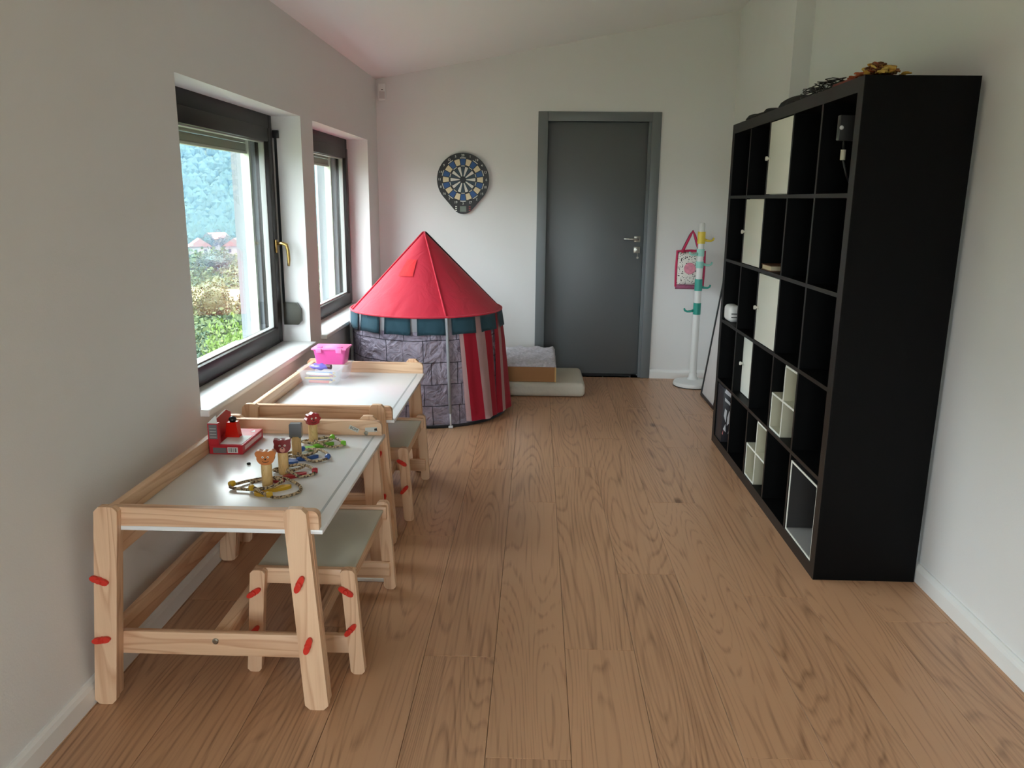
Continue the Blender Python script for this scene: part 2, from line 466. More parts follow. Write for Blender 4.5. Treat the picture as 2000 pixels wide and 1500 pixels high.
# ------------------------------------------------------------------ door
d1 = thing('door_1', 'flush grey door with grey casing in the back wall', 'door', kind='structure')
y0 = YB-0.014
bm = new_bm()
add_box(bm, -0.006, 0.070, y0, YB+0.004, 0.0, 2.095, 0.003); add_box(bm, 0.872, 0.945, y0, YB+0.004, 0.0, 2.095, 0.003)
add_box(bm, 0.070, 0.872, y0, YB+0.004, 2.025, 2.095, 0.003)
obj('casing', bm, M_DFRAME, d1, 40)
bm = new_bm()
add_box(bm, DX0-0.001, 0.066, YB+0.003, YB+0.159, 0.0, DZ+0.001); add_box(bm, 0.874, DX1+0.001, YB+0.003, YB+0.159, 0.0, DZ+0.001)
add_box(bm, 0.066, 0.874, YB+0.003, YB+0.159, 2.028, DZ+0.001)
add_box(bm, 0.852, 0.875, YB+0.012, YB+0.04, 0.0, 2.028, 0.002); add_box(bm, 0.065, 0.078, YB+0.085, YB+0.12, 0, 2.028)
add_box(bm, 0.852, 0.875, YB+0.085, YB+0.12, 0, 2.028); add_box(bm, 0.078, 0.852, YB+0.085, YB+0.12, 2.01, 2.028)
obj('jamb', bm, M_DFRAME, d1)
leaf = box_obj('leaf', (0.070, 0.850, YB+0.042, YB+0.082, 0.022, 2.022), M_DOOR, d1, bev=0.002)
box_obj('threshold_seal', (0.070, 0.80, YB+0.040, YB+0.13, 0.0, 0.020), M_RUBBER, d1)
box_obj('threshold', (0.066, 0.874, YB+0.10, YB+0.159, 0.0, 0.03), M_RUBBER, d1)
def dbox(n, x0, x1, z0, z1, ya, yb, m_, par, bev=0.002): return box_obj(n, (x0, x1, ya, yb, z0, z1), m_, par, bev=bev)
rose = dbox('handle_rose', 0.778, 0.828, 1.105, 1.155, YB+0.033, YB+0.042, M_STEEL, d1)
bm = new_bm(); add_tube(bm, [(0.803, YB+0.034, 1.13), (0.803, YB-0.012, 1.13), (0.79, YB-0.018, 1.13), (0.69, YB-0.018, 1.132)], [0.009, 0.009, 0.009, 0.008], 10)
obj('lever', bm, M_STEEL, rose, True)
rose2 = dbox('key_rose', 0.778, 0.828, 1.02, 1.07, YB+0.033, YB+0.042, M_STEEL, d1)
bm = new_bm(); add_box(bm, 0.799, 0.807, YB+0.002, YB+0.034, 1.04, 1.052); add_lathe(bm, [(0.014, -0.002), (0.014, 0.002)], 14, Matrix.Translation((0.803, YB, 1.03)) @ Matrix.Rotation(PI/2, 4, 'Y'))
add_lathe(bm, [(0.009, -0.001), (0.009, 0.001)], 12, Matrix.Translation((0.806, YB-0.002, 0.985)) @ Matrix.Rotation(PI/2, 4, 'X')); add_box(bm, 0.803, 0.806, YB-0.003, YB-0.001, 0.99, 1.02)
obj('key', bm, M_STEEL, rose2)

# ------------------------------------------------------------------ craft tables and stools
M_TOP = mat('white_laminate', (0.82, 0.83, 0.85, 1), 0.25, noise=0.03, nscale=12)
M_SEAT = mat('cream_laminate', rgb(196, 196, 184), 0.35, noise=0.03, nscale=9)
M_REDK = mat('red_plastic', rgb(205, 48, 34), 0.35)
M_GROOVE = mat('groove_grey', rgb(158, 160, 160), 0.5)
def board(bm, q, y0, y1, r=0.014, top=True, bottom=True):
    """slanted upright board in the xz plane: q = (xb0, xb1, zb, xt0, xt1, zt), with rounded ends."""
    xb0, xb1, zb, xt0, xt1, zt = q
    pts = []
    n = 5
    def arc(xa, xb, z, up):
        out = []
        for i in range(n+1):
            u = i/n
            out.append((xa+(xb-xa)*u, z + (1 if up else -1)*r*math.sqrt(max(0, 1-(2*u-1)**4))))
        return out
    pts += arc(xb0, xb1, zb+r, False) if bottom else [(xb0, zb), (xb1, zb)]
    pts += arc(xt1, xt0, zt-r, True) if top else [(xt1, zt), (xt0, zt)]
    add_prism(bm, pts, 'y', y0, y1)
def bevel_all(bm, off=0.003):
    bmesh.ops.bevel(bm, geom=[e for e in bm.edges if len(e.link_faces) == 2 and e.calc_face_angle(0) > 0.9], offset=off, segments=2, affect='EDGES')
def wingnut(name, x, y, z, ang, par, size=1.12):
    """two-winged red clamping knob on the outer face of a leg (facing -y)."""
    bm = new_bm()
    pts = []
    for i in range(28):
        a = 2*PI*i/28
        rr = 0.0105 + 0.0135*abs(math.cos(a))**3
        pts.append((rr*math.cos(a)*size, rr*math.sin(a)*0.72*size))
    add_prism(bm, pts, 'y', -0.010, -0.002)
    add_lathe(bm, [(0.0, 0), (0.008*size, 0), (0.009*size, 0.008), (0.006*size, 0.014), (0, 0.015)], 14, Matrix.Rotation(PI/2, 4, 'X'))
    for v in bm.verts: v.co = Matrix.Rotation(-ang, 4, 'Y') @ v.co
    o = obj(name, bm, M_REDK, par, 35, loc=(x, y, z))
    return o
def make_table():
    t = thing('craft_table', None, 'table', (-0.9, 1.985, 0))
    LL = (-0.350, -0.287, 0.0, -0.291, -0.226, 0.606); RL = (0.260, 0.327, 0.0, 0.228, 0.291, 0.612)
    Ln = 0.965
    for ya, yb, yc, yd in ((0.0, 0.022, 0.022, 0.042), (Ln-0.022, Ln, Ln-0.042, Ln-0.022)):
        for q in (LL, RL):
            bm = new_bm(); board(bm, q, ya, yb); bevel_all(bm)
            lg = obj('leg', bm, PINE['z'], t, 40)
            k = 0.50/0.61
            q2 = (q[0], q[1], 0.006, q[0]+(q[3]-q[0])*k, q[1]+(q[4]-q[1])*k, 0.528)
            bm = new_bm(); board(bm, q2, yc, yd, top=False); bevel_all(bm, 0.002)
            obj('leg_extension', bm, PINE['z'], lg, 40)
    for ya, yb in ((0.0225, 0.047), (Ln-0.047, Ln-0.0225)):
        bm = new_bm()
        pts = [(-0.268, 0.5435), (0.318, 0.5435), (0.318, 0.580)] + [(0.318-0.018*(1-math.cos(a)), 0.580+0.018*math.sin(a)) for a in (0.4, 0.8, 1.2, PI/2)] + [(-0.268, 0.598)]
        add_prism(bm, pts, 'y', ya, yb); bevel_all(bm, 0.002)
        obj('end_rail', bm, PINE['x'], t, 40)
    for ya, yb in ((0.0425, 0.064), (Ln-0.064, Ln-0.0425)):
        box_obj('lower_rail', (-0.31, 0.29, ya, yb, 0.138, 0.210), PINE['x'], t, bev=0.004)
    bm = new_bm(); add_lathe(bm, [(0, 0), (0.009, 0), (0.009, 0.004), (0.006, 0.006), (0, 0.006)], 12, Matrix.Translation((-0.002, 0.0425, 0.186)) @ Matrix.Rotation(PI/2, 4, 'X'))
    obj('screw', bm, M_STEEL, t)
    box_obj('back_rail', (-0.268, -0.245, 0.047, Ln-0.047, 0.5435, 0.598), PINE['y'], t, bev=0.003)
    box_obj('side_apron', (-0.285, -0.262, 0.042, Ln-0.042, 0.44, 0.5295), PINE['y'], t, bev=0.003)
    box_obj('stretcher', (-0.325, -0.300, 0.064, Ln-0.064, 0.138, 0.210), PINE['y'], t, bev=0.004)
    box_obj('stretcher', (-0.020, 0.020, 0.064, Ln-0.064, 0.150, 0.200), PINE['y'], t, bev=0.004)
    tp = box_obj('tabletop', (-0.268, 0.328, 0.0225, Ln-0.0225, 0.530, 0.5432), M_TOP, t, bev=0.003)
    box_obj('pen_groove', (0.286, 0.294, 0.06, Ln-0.06, 0.5428, 0.5436), M_GROOVE, tp)
    for x, z, a in ((-0.294, 0.391, -0.35), (-0.307, 0.208, 0.15), (0.264, 0.394, 1.15), (0.279, 0.207, 1.25)):
        wingnut('clamping_knob', x, 0.0, z, a, t)
    return t
table1 = make_table()
table2 = copy_tree(table1)
table2.location = (-0.9, 3.10, 0)
tag(table1, 'pine craft table in the foreground holding rope toys and red carton', 'table', 'pine craft tables under the windows')
tag(table2, 'pine craft table holding the pink box, between nearer table and tent', 'table', 'pine craft tables under the windows')
# stickers and screw on the far rail of the nearer table
STK = mat('sticker_paper', rgb(205, 203, 196), 0.5); INK = mat('black_ink', rgb(18, 18, 20), 0.6)
yr = 0.965-0.047-0.0006
for xc, zc, w, h, a in ((0.212, 0.568, 0.040, 0.016, -0.42), (0.278, 0.566, 0.046, 0.018, 0.06)):
    bm = new_bm(); add_box(bm, -w/2, w/2, -0.0004, 0.0004, -h/2, h/2, M=Matrix.Rotation(-a, 4, 'Y'))
    s_ = obj('sticker', bm, STK, table1, loc=(xc, yr, zc))
    if a < 0:
        text_obj('sticker_print', 'BOM', 0.014, INK, s_, Matrix.Rotation(-a, 4, 'Y') @ Matrix.Translation((0, -0.0007, 0)) @ Matrix.Rotation(PI/2, 4, 'X'), 0.0002)
    else:
        bm = new_bm(); add_prism(bm, [(0.012, 0.004), (0.022, 0.007), (0.024, -0.006), (0.018, -0.002), (0.014, -0.008)], 'y', -0.0008, -0.0004)
        obj('sticker_print', bm, INK, s_)
bm = new_bm(); add_lathe(bm, [(0, 0), (0.008, 0), (0.008, 0.004), (0.004, 0.006), (0, 0.006)], 12, Matrix.Translation((0.259, yr, 0.5525)) @ Matrix.Rotation(PI/2, 4, 'X'))
obj('screw', bm, M_STEEL, table1)

def make_stool():
    t = thing('stool', None, 'stool', (-0.690, 2.165, 0))
    LL = (-0.180, -0.137, 0.0, -0.153, -0.108, 0.340); RL = (0.140, 0.183, 0.0, 0.119, 0.163, 0.347)
    Ln = 0.575
    for ya, yb in ((0.0, 0.026), (Ln-0.026, Ln)):
        for q in (LL, RL):
            bm = new_bm(); board(bm, q, ya, yb, r=0.010); bevel_all(bm)
            obj('leg', bm, PINE['z'], t, 40)
    for ya, yb in ((0.0265, 0.048), (Ln-0.048, Ln-0.0265)):
        box_obj('end_rail', (-0.150, 0.158, ya, yb, 0.285, 0.336), PINE['x'], t, bev=0.003)
        box_obj('lower_rail', (-0.150, 0.165, ya, yb, 0.055, 0.115), PINE['x'], t, bev=0.003)
    box_obj('stretcher', (-0.012, 0.012, 0.048, Ln-0.048, 0.062, 0.108), PINE['y'], t, bev=0.003)
    for xa, xb in ((-0.150, -0.130), (0.124, 0.144)):
        box_obj('side_rail', (xa, xb, 0.048, Ln-0.048, 0.272, 0.3155), PINE['y'], t, bev=0.003)
    box_obj('seat', (-0.152, 0.148, 0.0485, Ln-0.0485, 0.316, 0.327), M_SEAT, t, bev=0.003)
    for x, z, a in ((-0.143, 0.269, 0.6), (-0.151, 0.139, 0.9), (0.136, 0.280, -0.55), (0.145, 0.153, 0.85)):
        wingnut('clamping_knob', x, 0.0, z, a, t, 1.05)
    return t
stool1 = make_stool()
stool2 = copy_tree(stool1); stool2.location = (-0.722, 3.36, 0)
tag(stool1, 'low pine stool pushed under the nearer craft table', 'stool', 'low pine stools at the tables')
tag(stool2, 'low pine stool at the farther craft table with the pink box', 'stool', 'low pine stools at the tables')

# white booklet with a line drawing on the floor below the nearer stool
bk = thing('booklet', 'white booklet with a pale drawing on the floor behind the near stool', 'book', (-0.63, 2.815, 0))
box_obj('cover', (-0.07, 0.07, -0.045, 0.045, 0.0, 0.012), mat('booklet_paper', rgb(225, 222, 215), 0.6), bk, bev=0.002)
bm = new_bm(); add_tube(bm, [(-0.03+0.03*math.cos(a*0.5), 0.02*math.sin(a*0.5), 0.0125) for a in range(13)], 0.0012, 5)
obj('drawing', bm, mat('pencil_brown', rgb(170, 120, 80), 0.7), bk)

# ------------------------------------------------------------------ rope toys on the nearer table
TZ = 0.5433
WPOST = wood('toy_wood', rgb(226, 190, 130), rgb(170, 118, 66), 'z', rings=30, lo=(70, 3), rough=0.4, fibre=0.15)
def rope_mat():
    mt, nt, N, L, P = nodes_of('twisted_rope')
    tc = N.new('ShaderNodeTexCoord'); w = N.new('ShaderNodeTexNoise'); w.inputs['Scale'].default_value = 140
    L.new(tc.outputs['Object'], w.inputs['Vector'])
    rp = N.new('ShaderNodeValToRGB'); rp.color_ramp.elements[0].position = 0.40; rp.color_ramp.elements[1].position = 0.56
    rp.color_ramp.elements[0].color = rgb(84, 68, 56); rp.color_ramp.elements[1].color = rgb(206, 184, 150)
    L.new(w.outputs['Fac'], rp.inputs['Fac']); L.new(rp.outputs['Color'], P.inputs['Base Color'])
    P.inputs['Roughness'].default_value = 0.85
    return mt
M_ROPE = rope_mat()
def spline(pts, n=8):
    out = []
    P_ = [Vector(p) for p in pts]; c = len(P_)
    for i in range(c):
        p0, p1, p2, p3 = P_[i-1], P_[i], P_[(i+1) % c], P_[(i+2) % c]
        for k in range(n):
            u = k/n
            out.append(0.5*((2*p1) + (p2-p0)*u + (2*p0-5*p1+4*p2-p3)*u*u + (3*p1-p0-3*p2+p3)*u**3))
    return out
def head_outline(kind):
    pts = []
    for i in range(36):
        a = 2*PI*i/36
        r = 0.024
        x, z = r*1.12*math.cos(a), r*0.95*math.sin(a)
        if kind == 'bear':
            for s in (-1, 1):
                d = abs(math.atan2(math.sin(a-(PI/2-s*0.85)), math.cos(a-(PI/2-s*0.85))))
                if d < 0.42: f = 1+0.42*math.cos(d/0.42*PI/2)**0.5; x *= f; z *= f
        elif kind == 'cat':
            for s in (-1, 1):
                d = abs(math.atan2(math.sin(a-(PI/2-s*0.75)), math.cos(a-(PI/2-s*0.75))))
                if d < 0.40: f = 1+0.50*(1-d/0.40); x *= f; z *= f
        elif kind == 'block':
            k = max(abs(math.cos(a)), abs(math.sin(a))); x, z = 0.021*math.cos(a)/k, 0.026*math.sin(a)/k
        else:
            f = 1+0.09*math.cos(8*a); x *= f; z *= f
        pts.append((x, z))
    return pts
def rope_toy(label, x, y, kind, headc, accent, rot, coil, n_beads):
    t = thing('rope_toy', label, 'toy', (x, y, TZ), 0, 'wooden animal skipping ropes on the nearer table')
    bm = new_bm(); add_lathe(bm, [(0, 0), (0.0155, 0), (0.0165, 0.003), (0.0165, 0.070), (0.015, 0.074), (0, 0.074)], 18)
    obj('handle_post', bm, WPOST, t, 40)
    bm = new_bm(); add_prism(bm, head_outline(kind), 'y', -0.011, 0.011); bevel_all(bm, 0.002)
    M = Matrix.Translation((0, 0, 0.095)) @ Matrix.Rotation(rot, 4, 'Z')
    hc = mat('toy_head_'+kind, headc, 0.35, coat=0.3)
    hd = obj('animal_head', bm, hc, t, 40); hd.matrix_local = M
    if kind != 'block':
        for s in (-1, 1):
            bm = new_bm(); add_lathe(bm, [(0, 0), (0.0036, 0), (0.003, 0.0012), (0, 0.0014)], 10, Matrix.Translation((s*0.008, -0.0112, 0.004)) @ Matrix.Rotation(PI/2, 4, 'X'))
            obj('eye', bm, mat('toy_eye_white', rgb(235, 230, 220), 0.4), hd)
            bm = new_bm(); add_lathe(bm, [(0, 0), (0.0018, 0), (0, 0.0016)], 8, Matrix.Translation((s*0.008, -0.0122, 0.0035)) @ Matrix.Rotation(PI/2, 4, 'X'))
            obj('pupil', bm, INK, hd)
        bm = new_bm()
        if kind == 'cat':
            add_lathe(bm, [(0, 0), (0.009, 0), (0.008, 0.0016), (0, 0.002)], 14, Matrix.Translation((0, -0.0112, -0.010)) @ Matrix.Rotation(PI/2, 4, 'X'))
            obj('muzzle', bm, mat('toy_muzzle', rgb(214, 150, 140), 0.4), hd)
        else:
            add_tube(bm, [(0.011*math.sin(a), -0.0114, -0.004-0.009*math.cos(a)) for a in [k*0.2-1.0 for k in range(11)]], 0.0009, 5)
            obj('smile', bm, INK, hd)
        bm = new_bm(); add_lathe(bm, [(0, 0), (0.0028, 0), (0, 0.0022)], 9, Matrix.Translation((0, -0.0125 if kind == 'cat' else -0.0112, -0.003 if kind != 'cat' else -0.005)) @ Matrix.Rotation(PI/2, 4, 'X'))
        obj('nose', bm, INK, hd)
    path = spline([(px, py, 0.0065+pz) for px, py, pz in coil], 7)
    bm = new_bm(); add_tube(bm, path, 0.0050, 8, closed=True)
    rp = obj('rope', bm, M_ROPE, t, True)
    am = mat('toy_accent_'+kind, accent, 0.35, coat=0.3)
    for k in n_beads:
        p = path[int(k*len(path)) % len(path)]
        bm = new_bm(); add_lathe(bm, [(0, -0.010), (0.008, -0.009), (0.010, -0.003), (0.010, 0.003), (0.008, 0.009), (0, 0.010)], 12, Matrix.Rotation(PI/2, 4, 'Y'))
        tf(bm.verts, Matrix.Translation(p + Vector((0, 0, 0.0055))) @ Matrix.Rotation(R.uniform(0, 3), 4, 'Z'))
        obj('bead', bm, am, t, 50)
    # flat painted leaf-shaped handles lying inside the coil
    for lx, ly, a, ln, wd in ((0.045, -0.030, 0.6, 0.040, 0.013), (0.005, -0.075, -0.15, 0.022, 0.016)):
        bm = new_bm(); add_prism(bm, [(ln*math.cos(2*PI*i/20), wd*math.sin(2*PI*i/20)) for i in range(20)], 'z', 0, 0.010); bevel_all(bm, 0.003)
        o = obj('painted_handle', bm, am, t, 50); o.location = (lx, ly, 0.0001); o.rotation_euler = (0, 0, a)
    return t
C1 = [(-0.105, -0.02, 0.004), (-0.05, 0.075, 0.0), (0.03, 0.085, 0.004), (0.10, 0.02, 0.0), (0.115, -0.06, 0.0), (0.06, -0.115, 0.0), (-0.005, -0.07, 0.009), (-0.045, 0.0, 0.009), (0.0, 0.058, 0.009), (0.045, 0.03, 0.010), (0.02, -0.045, 0.010), (-0.05, -0.045, 0.002)]
def scaled(c, sx, sy, dx=0, dy=0): return [(x*sx+dx, y*sy+dy, z) for x, y, z in c]
rope_toy('skipping rope toy with orange bear head and yellow beads', -0.833, 2.335, 'bear', rgb(196, 112, 46), rgb(222, 178, 36), 0.15, scaled(C1, 1.0, 0.80, 0, -0.018), (0.02, 0.45, 0.9))
rope_toy('skipping rope toy with dark red cat head behind the bear toy', -0.819, 2.455, 'cat', rgb(128, 26, 34), rgb(170, 32, 48), 0.25, scaled(C1, 0.62, 0.52, 0.03, 0.016), (0.3,))
rope_toy('skipping rope toy with square grey head and blue beads', -0.829, 2.635, 'block', rgb(112, 116, 124), rgb(46, 92, 168), 0.1, scaled(C1, 0.7, 0.62, 0.035, 0.0), (0.33, 0.62))
rope_toy('skipping rope toy with red lion head and green beads', -0.812, 2.785, 'lion', rgb(168, 32, 38), rgb(118, 190, 44), 0.7, scaled(C1, 0.7, 0.5, 0.035, 0.0), (0.33, 0.75))
bm = new_bm(); add_lathe(bm, [(0, 0), (0.006, 0), (0.007, 0.003), (0.005, 0.006), (0, 0.006)], 12, Matrix.Translation((-0.966, 2.539, TZ)))
tag(obj('button', bm, INK), 'tiny black button lying alone on the white tabletop', 'button')

# red carton with a red figure
RED = mat('red_card', rgb(190, 30, 44), 0.4); GREYP = mat('grey_print', rgb(112, 108, 110), 0.5); WCARD = mat('white_card', rgb(228, 228, 226), 0.5)
ct = thing('toy_carton', 'opened red and white toy carton in the table corner', 'carton', (-1.08, 2.745, TZ), 0.0)
bm = new_bm(); add_box(bm, -0.062, 0.058, -0.105, 0.105, 0.0, 0.034, 0.0015, 1)
tray = obj('tray', bm, RED, ct)
bm = new_bm(); add_prism(bm, [(-0.028, -0.092), (0.050, -0.092), (0.052, 0.010), (-0.030, 0.010)], 'z', 0.0341, 0.0352)
obj('white_panel', bm, WCARD, tray)
box_obj('barcode_label', (0.004, 0.040, -0.1062, -0.1051, 0.006, 0.026), WCARD, tray)
for i, w in enumerate((2, 1, 3, 1, 2, 1, 3, 2)):
    xx = 0.0075 + i*0.0038
    box_obj('barcode_bar', (xx, xx+0.0008*w, -0.1066, -0.1062, 0.009, 0.024), INK, tray)
box_obj('printed_band', (-0.048, 0.000, -0.1058, -0.1051, 0.004, 0.024), GREYP, tray)
box_obj('side_print', (0.0581, 0.0588, -0.085, 0.085, 0.012, 0.026), mat('pale_pink_print', rgb(220, 178, 176), 0.5), tray)
bm = new_bm(); add_prism(bm, [(0.028, 0.06), (0.044, 0.06), (0.036, 0.085)], 'z', 0.0341, 0.0348)
obj('corner_mark', bm, WCARD, tray)
up = box_obj('standing_flap', (-0.062, -0.026, -0.105, -0.085, 0.034, 0.112), RED, ct)
box_obj('flap_print', (-0.058, -0.029, -0.1058, -0.1051, 0.056, 0.108), GREYP, up)
for i in range(4): box_obj('print_line', (-0.055, -0.032, -0.1062, -0.1058, 0.062+i*0.010, 0.064+i*0.010), mat('pale_print', rgb(190, 186, 184), 0.5), up)
bm = new_bm(); add_prism(bm, [(-0.062, 0.1121), (-0.026, 0.1121), (-0.030, 0.142)], 'y', -0.105, -0.1035)
obj('white_tip', bm, WCARD, up)
bm = new_bm(); add_prism(bm, [(-0.085, 0.034), (0.10, 0.034), (0.10, 0.10), (0.06, 0.118), (-0.085, 0.104)], 'x', -0.062, -0.058)
obj('side_wall', bm, RED, ct)
bm = new_bm(); add_tube(bm, [(-0.060, -0.085, 0.1045), (-0.060, 0.06, 0.1185), (-0.060, 0.10, 0.1005)], 0.0022, 6)
obj('white_edge', bm, WCARD, ct)
fg = thing('toy_figure', 'translucent red toy figure with black head standing in the carton', 'toy', (-1.093, 2.745, TZ+0.0353))
bm = new_bm(); add_prism(bm, [(-0.026, 0), (0.026, 0), (0.017, 0.055), (-0.017, 0.055)], 'y', -0.015, 0.015); bevel_all(bm, 0.004)
obj('body', bm, mat('clear_red_plastic', rgb(226, 36, 22), 0.2, trans=0.25), fg, 40)
bm = new_bm(); bmesh.ops.create_icosphere(bm, subdivisions=2, radius=0.013)
for v in bm.verts: v.co = Vector((v.co.x*1.1, v.co.y, v.co.z*0.95)) + Vector((0, 0, 0.064)); v.co += Vector((R.uniform(-1, 1), R.uniform(-1, 1), R.uniform(-1, 1)))*0.001
obj('head', bm, M_BLACKP, fg, True)

# ------------------------------------------------------------------ boxes on the farther table
CLEAR = mat('clear_plastic', rgb(236, 238, 240), 0.12, spec=0.5, alpha=0.22)
def tub(bm, wx, wy, h, flare, th=0.002, rim=0.006):
    def ring(hx, hy, z, r=0.012):
        pts = []
        for cx, cy, a0 in ((hx-r, hy-r, 0), (-hx+r, hy-r, PI/2), (-hx+r, -hy+r, PI), (hx-r, -hy+r, 3*PI/2)):
            for k in range(4): a = a0+k*PI/6; pts.append((cx+r*math.cos(a), cy+r*math.sin(a), z))
        return [bm.verts.new(p) for p in pts]
    hx, hy = wx/2, wy/2
    rings = [ring(hx, hy, 0), ring(hx+flare, hy+flare, h), ring(hx+flare+rim, hy+flare+rim, h), ring(hx+flare+rim, hy+flare+rim, h+0.003), ring(hx+flare-th, hy+flare-th, h+0.003), ring(hx-th, hy-th, th)]
    n = len(rings[0])
    for a, b in zip(rings, rings[1:]):
        for i in range(n): bm.faces.new((a[i], a[(i+1) % n], b[(i+1) % n], b[i]))
    bm.faces.new(rings[0][::-1]); bm.faces.new(rings[-1])
tb = thing('pencil_tub', 'clear plastic tub filled with pencils in front of the pink box', 'tub', (-1.042, 3.765, TZ))
bm = new_bm(); tub(bm, 0.160, 0.115, 0.074, 0.014); obj('tub_body', bm, CLEAR, tb, 40)
tb2 = thing('clear_tub', 'clear plastic tub under the pink box', 'tub', (-1.020, 3.915, TZ))
bm = new_bm(); tub(bm, 0.150, 0.105, 0.070, 0.010); obj('tub_body', bm, CLEAR, tb2, 40)
pens = [('red', (206, 44, 40)), ('orange', (226, 120, 50)), ('blue', (40, 66, 168)), ('violet', (120, 86, 176)), ('yellow', (226, 196, 70)), ('dark brown', (60, 34, 30)), ('pink', (226, 110, 140)), ('green', (60, 140, 90)), ('white', (230, 230, 226)), ('light blue', (120, 150, 214))]
for i, (cn, c) in enumerate(pens):
    ln = R.uniform(0.115, 0.135); rad = R.uniform(0.004, 0.006)
    lay = i//4
    y = 3.735 + (i % 4)*0.019; z = TZ + 0.012 + lay*0.020; x = -1.042 + R.uniform(-0.008, 0.008)
    p = thing('pencil', '%s pencil in the clear pencil tub' % cn, 'pencil', (x, y, z), R.uniform(-0.12, 0.12), 'pencils in the clear tub')
    bm = new_bm(); add_lathe(bm, [(0, -ln/2), (rad, -ln/2), (rad, ln/2-0.014)], 8, Matrix.Rotation(PI/2, 4, 'Y'))
    obj('barrel', bm, mat('pencil_'+cn.replace(' ', '_'), rgb(*c), 0.4), p, 40)
    bm = new_bm(); add_lathe(bm, [(rad, ln/2-0.0139), (0.001, ln/2), (0, ln/2)], 8, Matrix.Rotation(PI/2, 4, 'Y'))
    obj('tip', bm, mat('pencil_tip_wood', rgb(226, 190, 140), 0.6), p)
mk = thing('marker_pouch', 'violet and blue pouch lying on top of the pencils', 'pouch', (-1.050, 3.765, TZ+0.082), -0.25)
bm = new_bm(); bmesh.ops.create_icosphere(bm, subdivisions=3, radius=1)
for v in bm.verts: v.co = Vector((v.co.x*0.055, v.co.y*0.026, v.co.z*0.014*(1+0.3*math.sin(9*v.co.x))))
obj('pouch_body', bm, mat('pouch_violet', rgb(116, 104, 190), 0.25, noise=0.4, nscale=30), mk, True)
bm = new_bm(); add_lathe(bm, [(0, -0.012), (0.012, -0.012), (0.012, 0.012), (0, 0.012)], 12, Matrix.Translation((0.050, 0, 0.002)) @ Matrix.Rotation(PI/2, 4, 'Y'))
obj('dark_cap', bm, mat('dark_red_cap', rgb(70, 26, 34), 0.4), mk, 40)
PINK = mat('pink_plastic', rgb(238, 92, 168), 0.3); PINK2 = mat('pink_lid_plastic', rgb(246, 128, 186), 0.3)
pb = thing('pink_box', 'pink plastic box with clip lid on top of clear tub', 'box', (-1.025, 3.915, TZ+0.0733))
bm = new_bm(); tub(bm, 0.140, 0.100, 0.070, 0.010, rim=0.002); obj('box_body', bm, PINK, pb, 40)
lid = box_obj('lid', (-0.088, 0.088, -0.067, 0.067, 0.0735, 0.083), PINK2, pb, bev=0.003)
for sx in (-0.05, 0.05):
    box_obj('clip', (sx-0.014, sx+0.014, -0.0715, -0.067, 0.060, 0.083), PINK2, pb, bev=0.0015)
    box_obj('lid_rib', (sx-0.012, sx+0.012, -0.05, -0.03, 0.083, 0.086), PINK, lid, bev=0.001)

# ------------------------------------------------------------------ play tent
def fabric(name, col, wr=0.35, scale=7.0, rough=0.75, trl=0.0):
    if name in MATS: return MATS[name]
    mt, nt, N, L, P = nodes_of(name)
    P.inputs['Base Color'].default_value = col; P.inputs['Roughness'].default_value = rough
    P.inputs['Sheen Weight'].default_value = 0.15
    tc = N.new('ShaderNodeTexCoord')
    mp = N.new('ShaderNodeMapping'); mp.inputs['Scale'].default_value = (1, 1, 0.45); L.new(tc.outputs['Object'], mp.inputs[0])
    n = N.new('ShaderNodeTexNoise'); n.inputs['Scale'].default_value = scale; n.inputs['Detail'].default_value = 3; n.inputs['Distortion'].default_value = 0.8
    L.new(mp.outputs[0], n.inputs['Vector'])
    bp = N.new('ShaderNodeBump'); bp.inputs['Strength'].default_value = wr; bp.inputs['Distance'].default_value = 0.03
    L.new(n.outputs['Fac'], bp.inputs['Height']); L.new(bp.outputs['Normal'], P.inputs['Normal'])
    MATS[name] = mt
    return mt
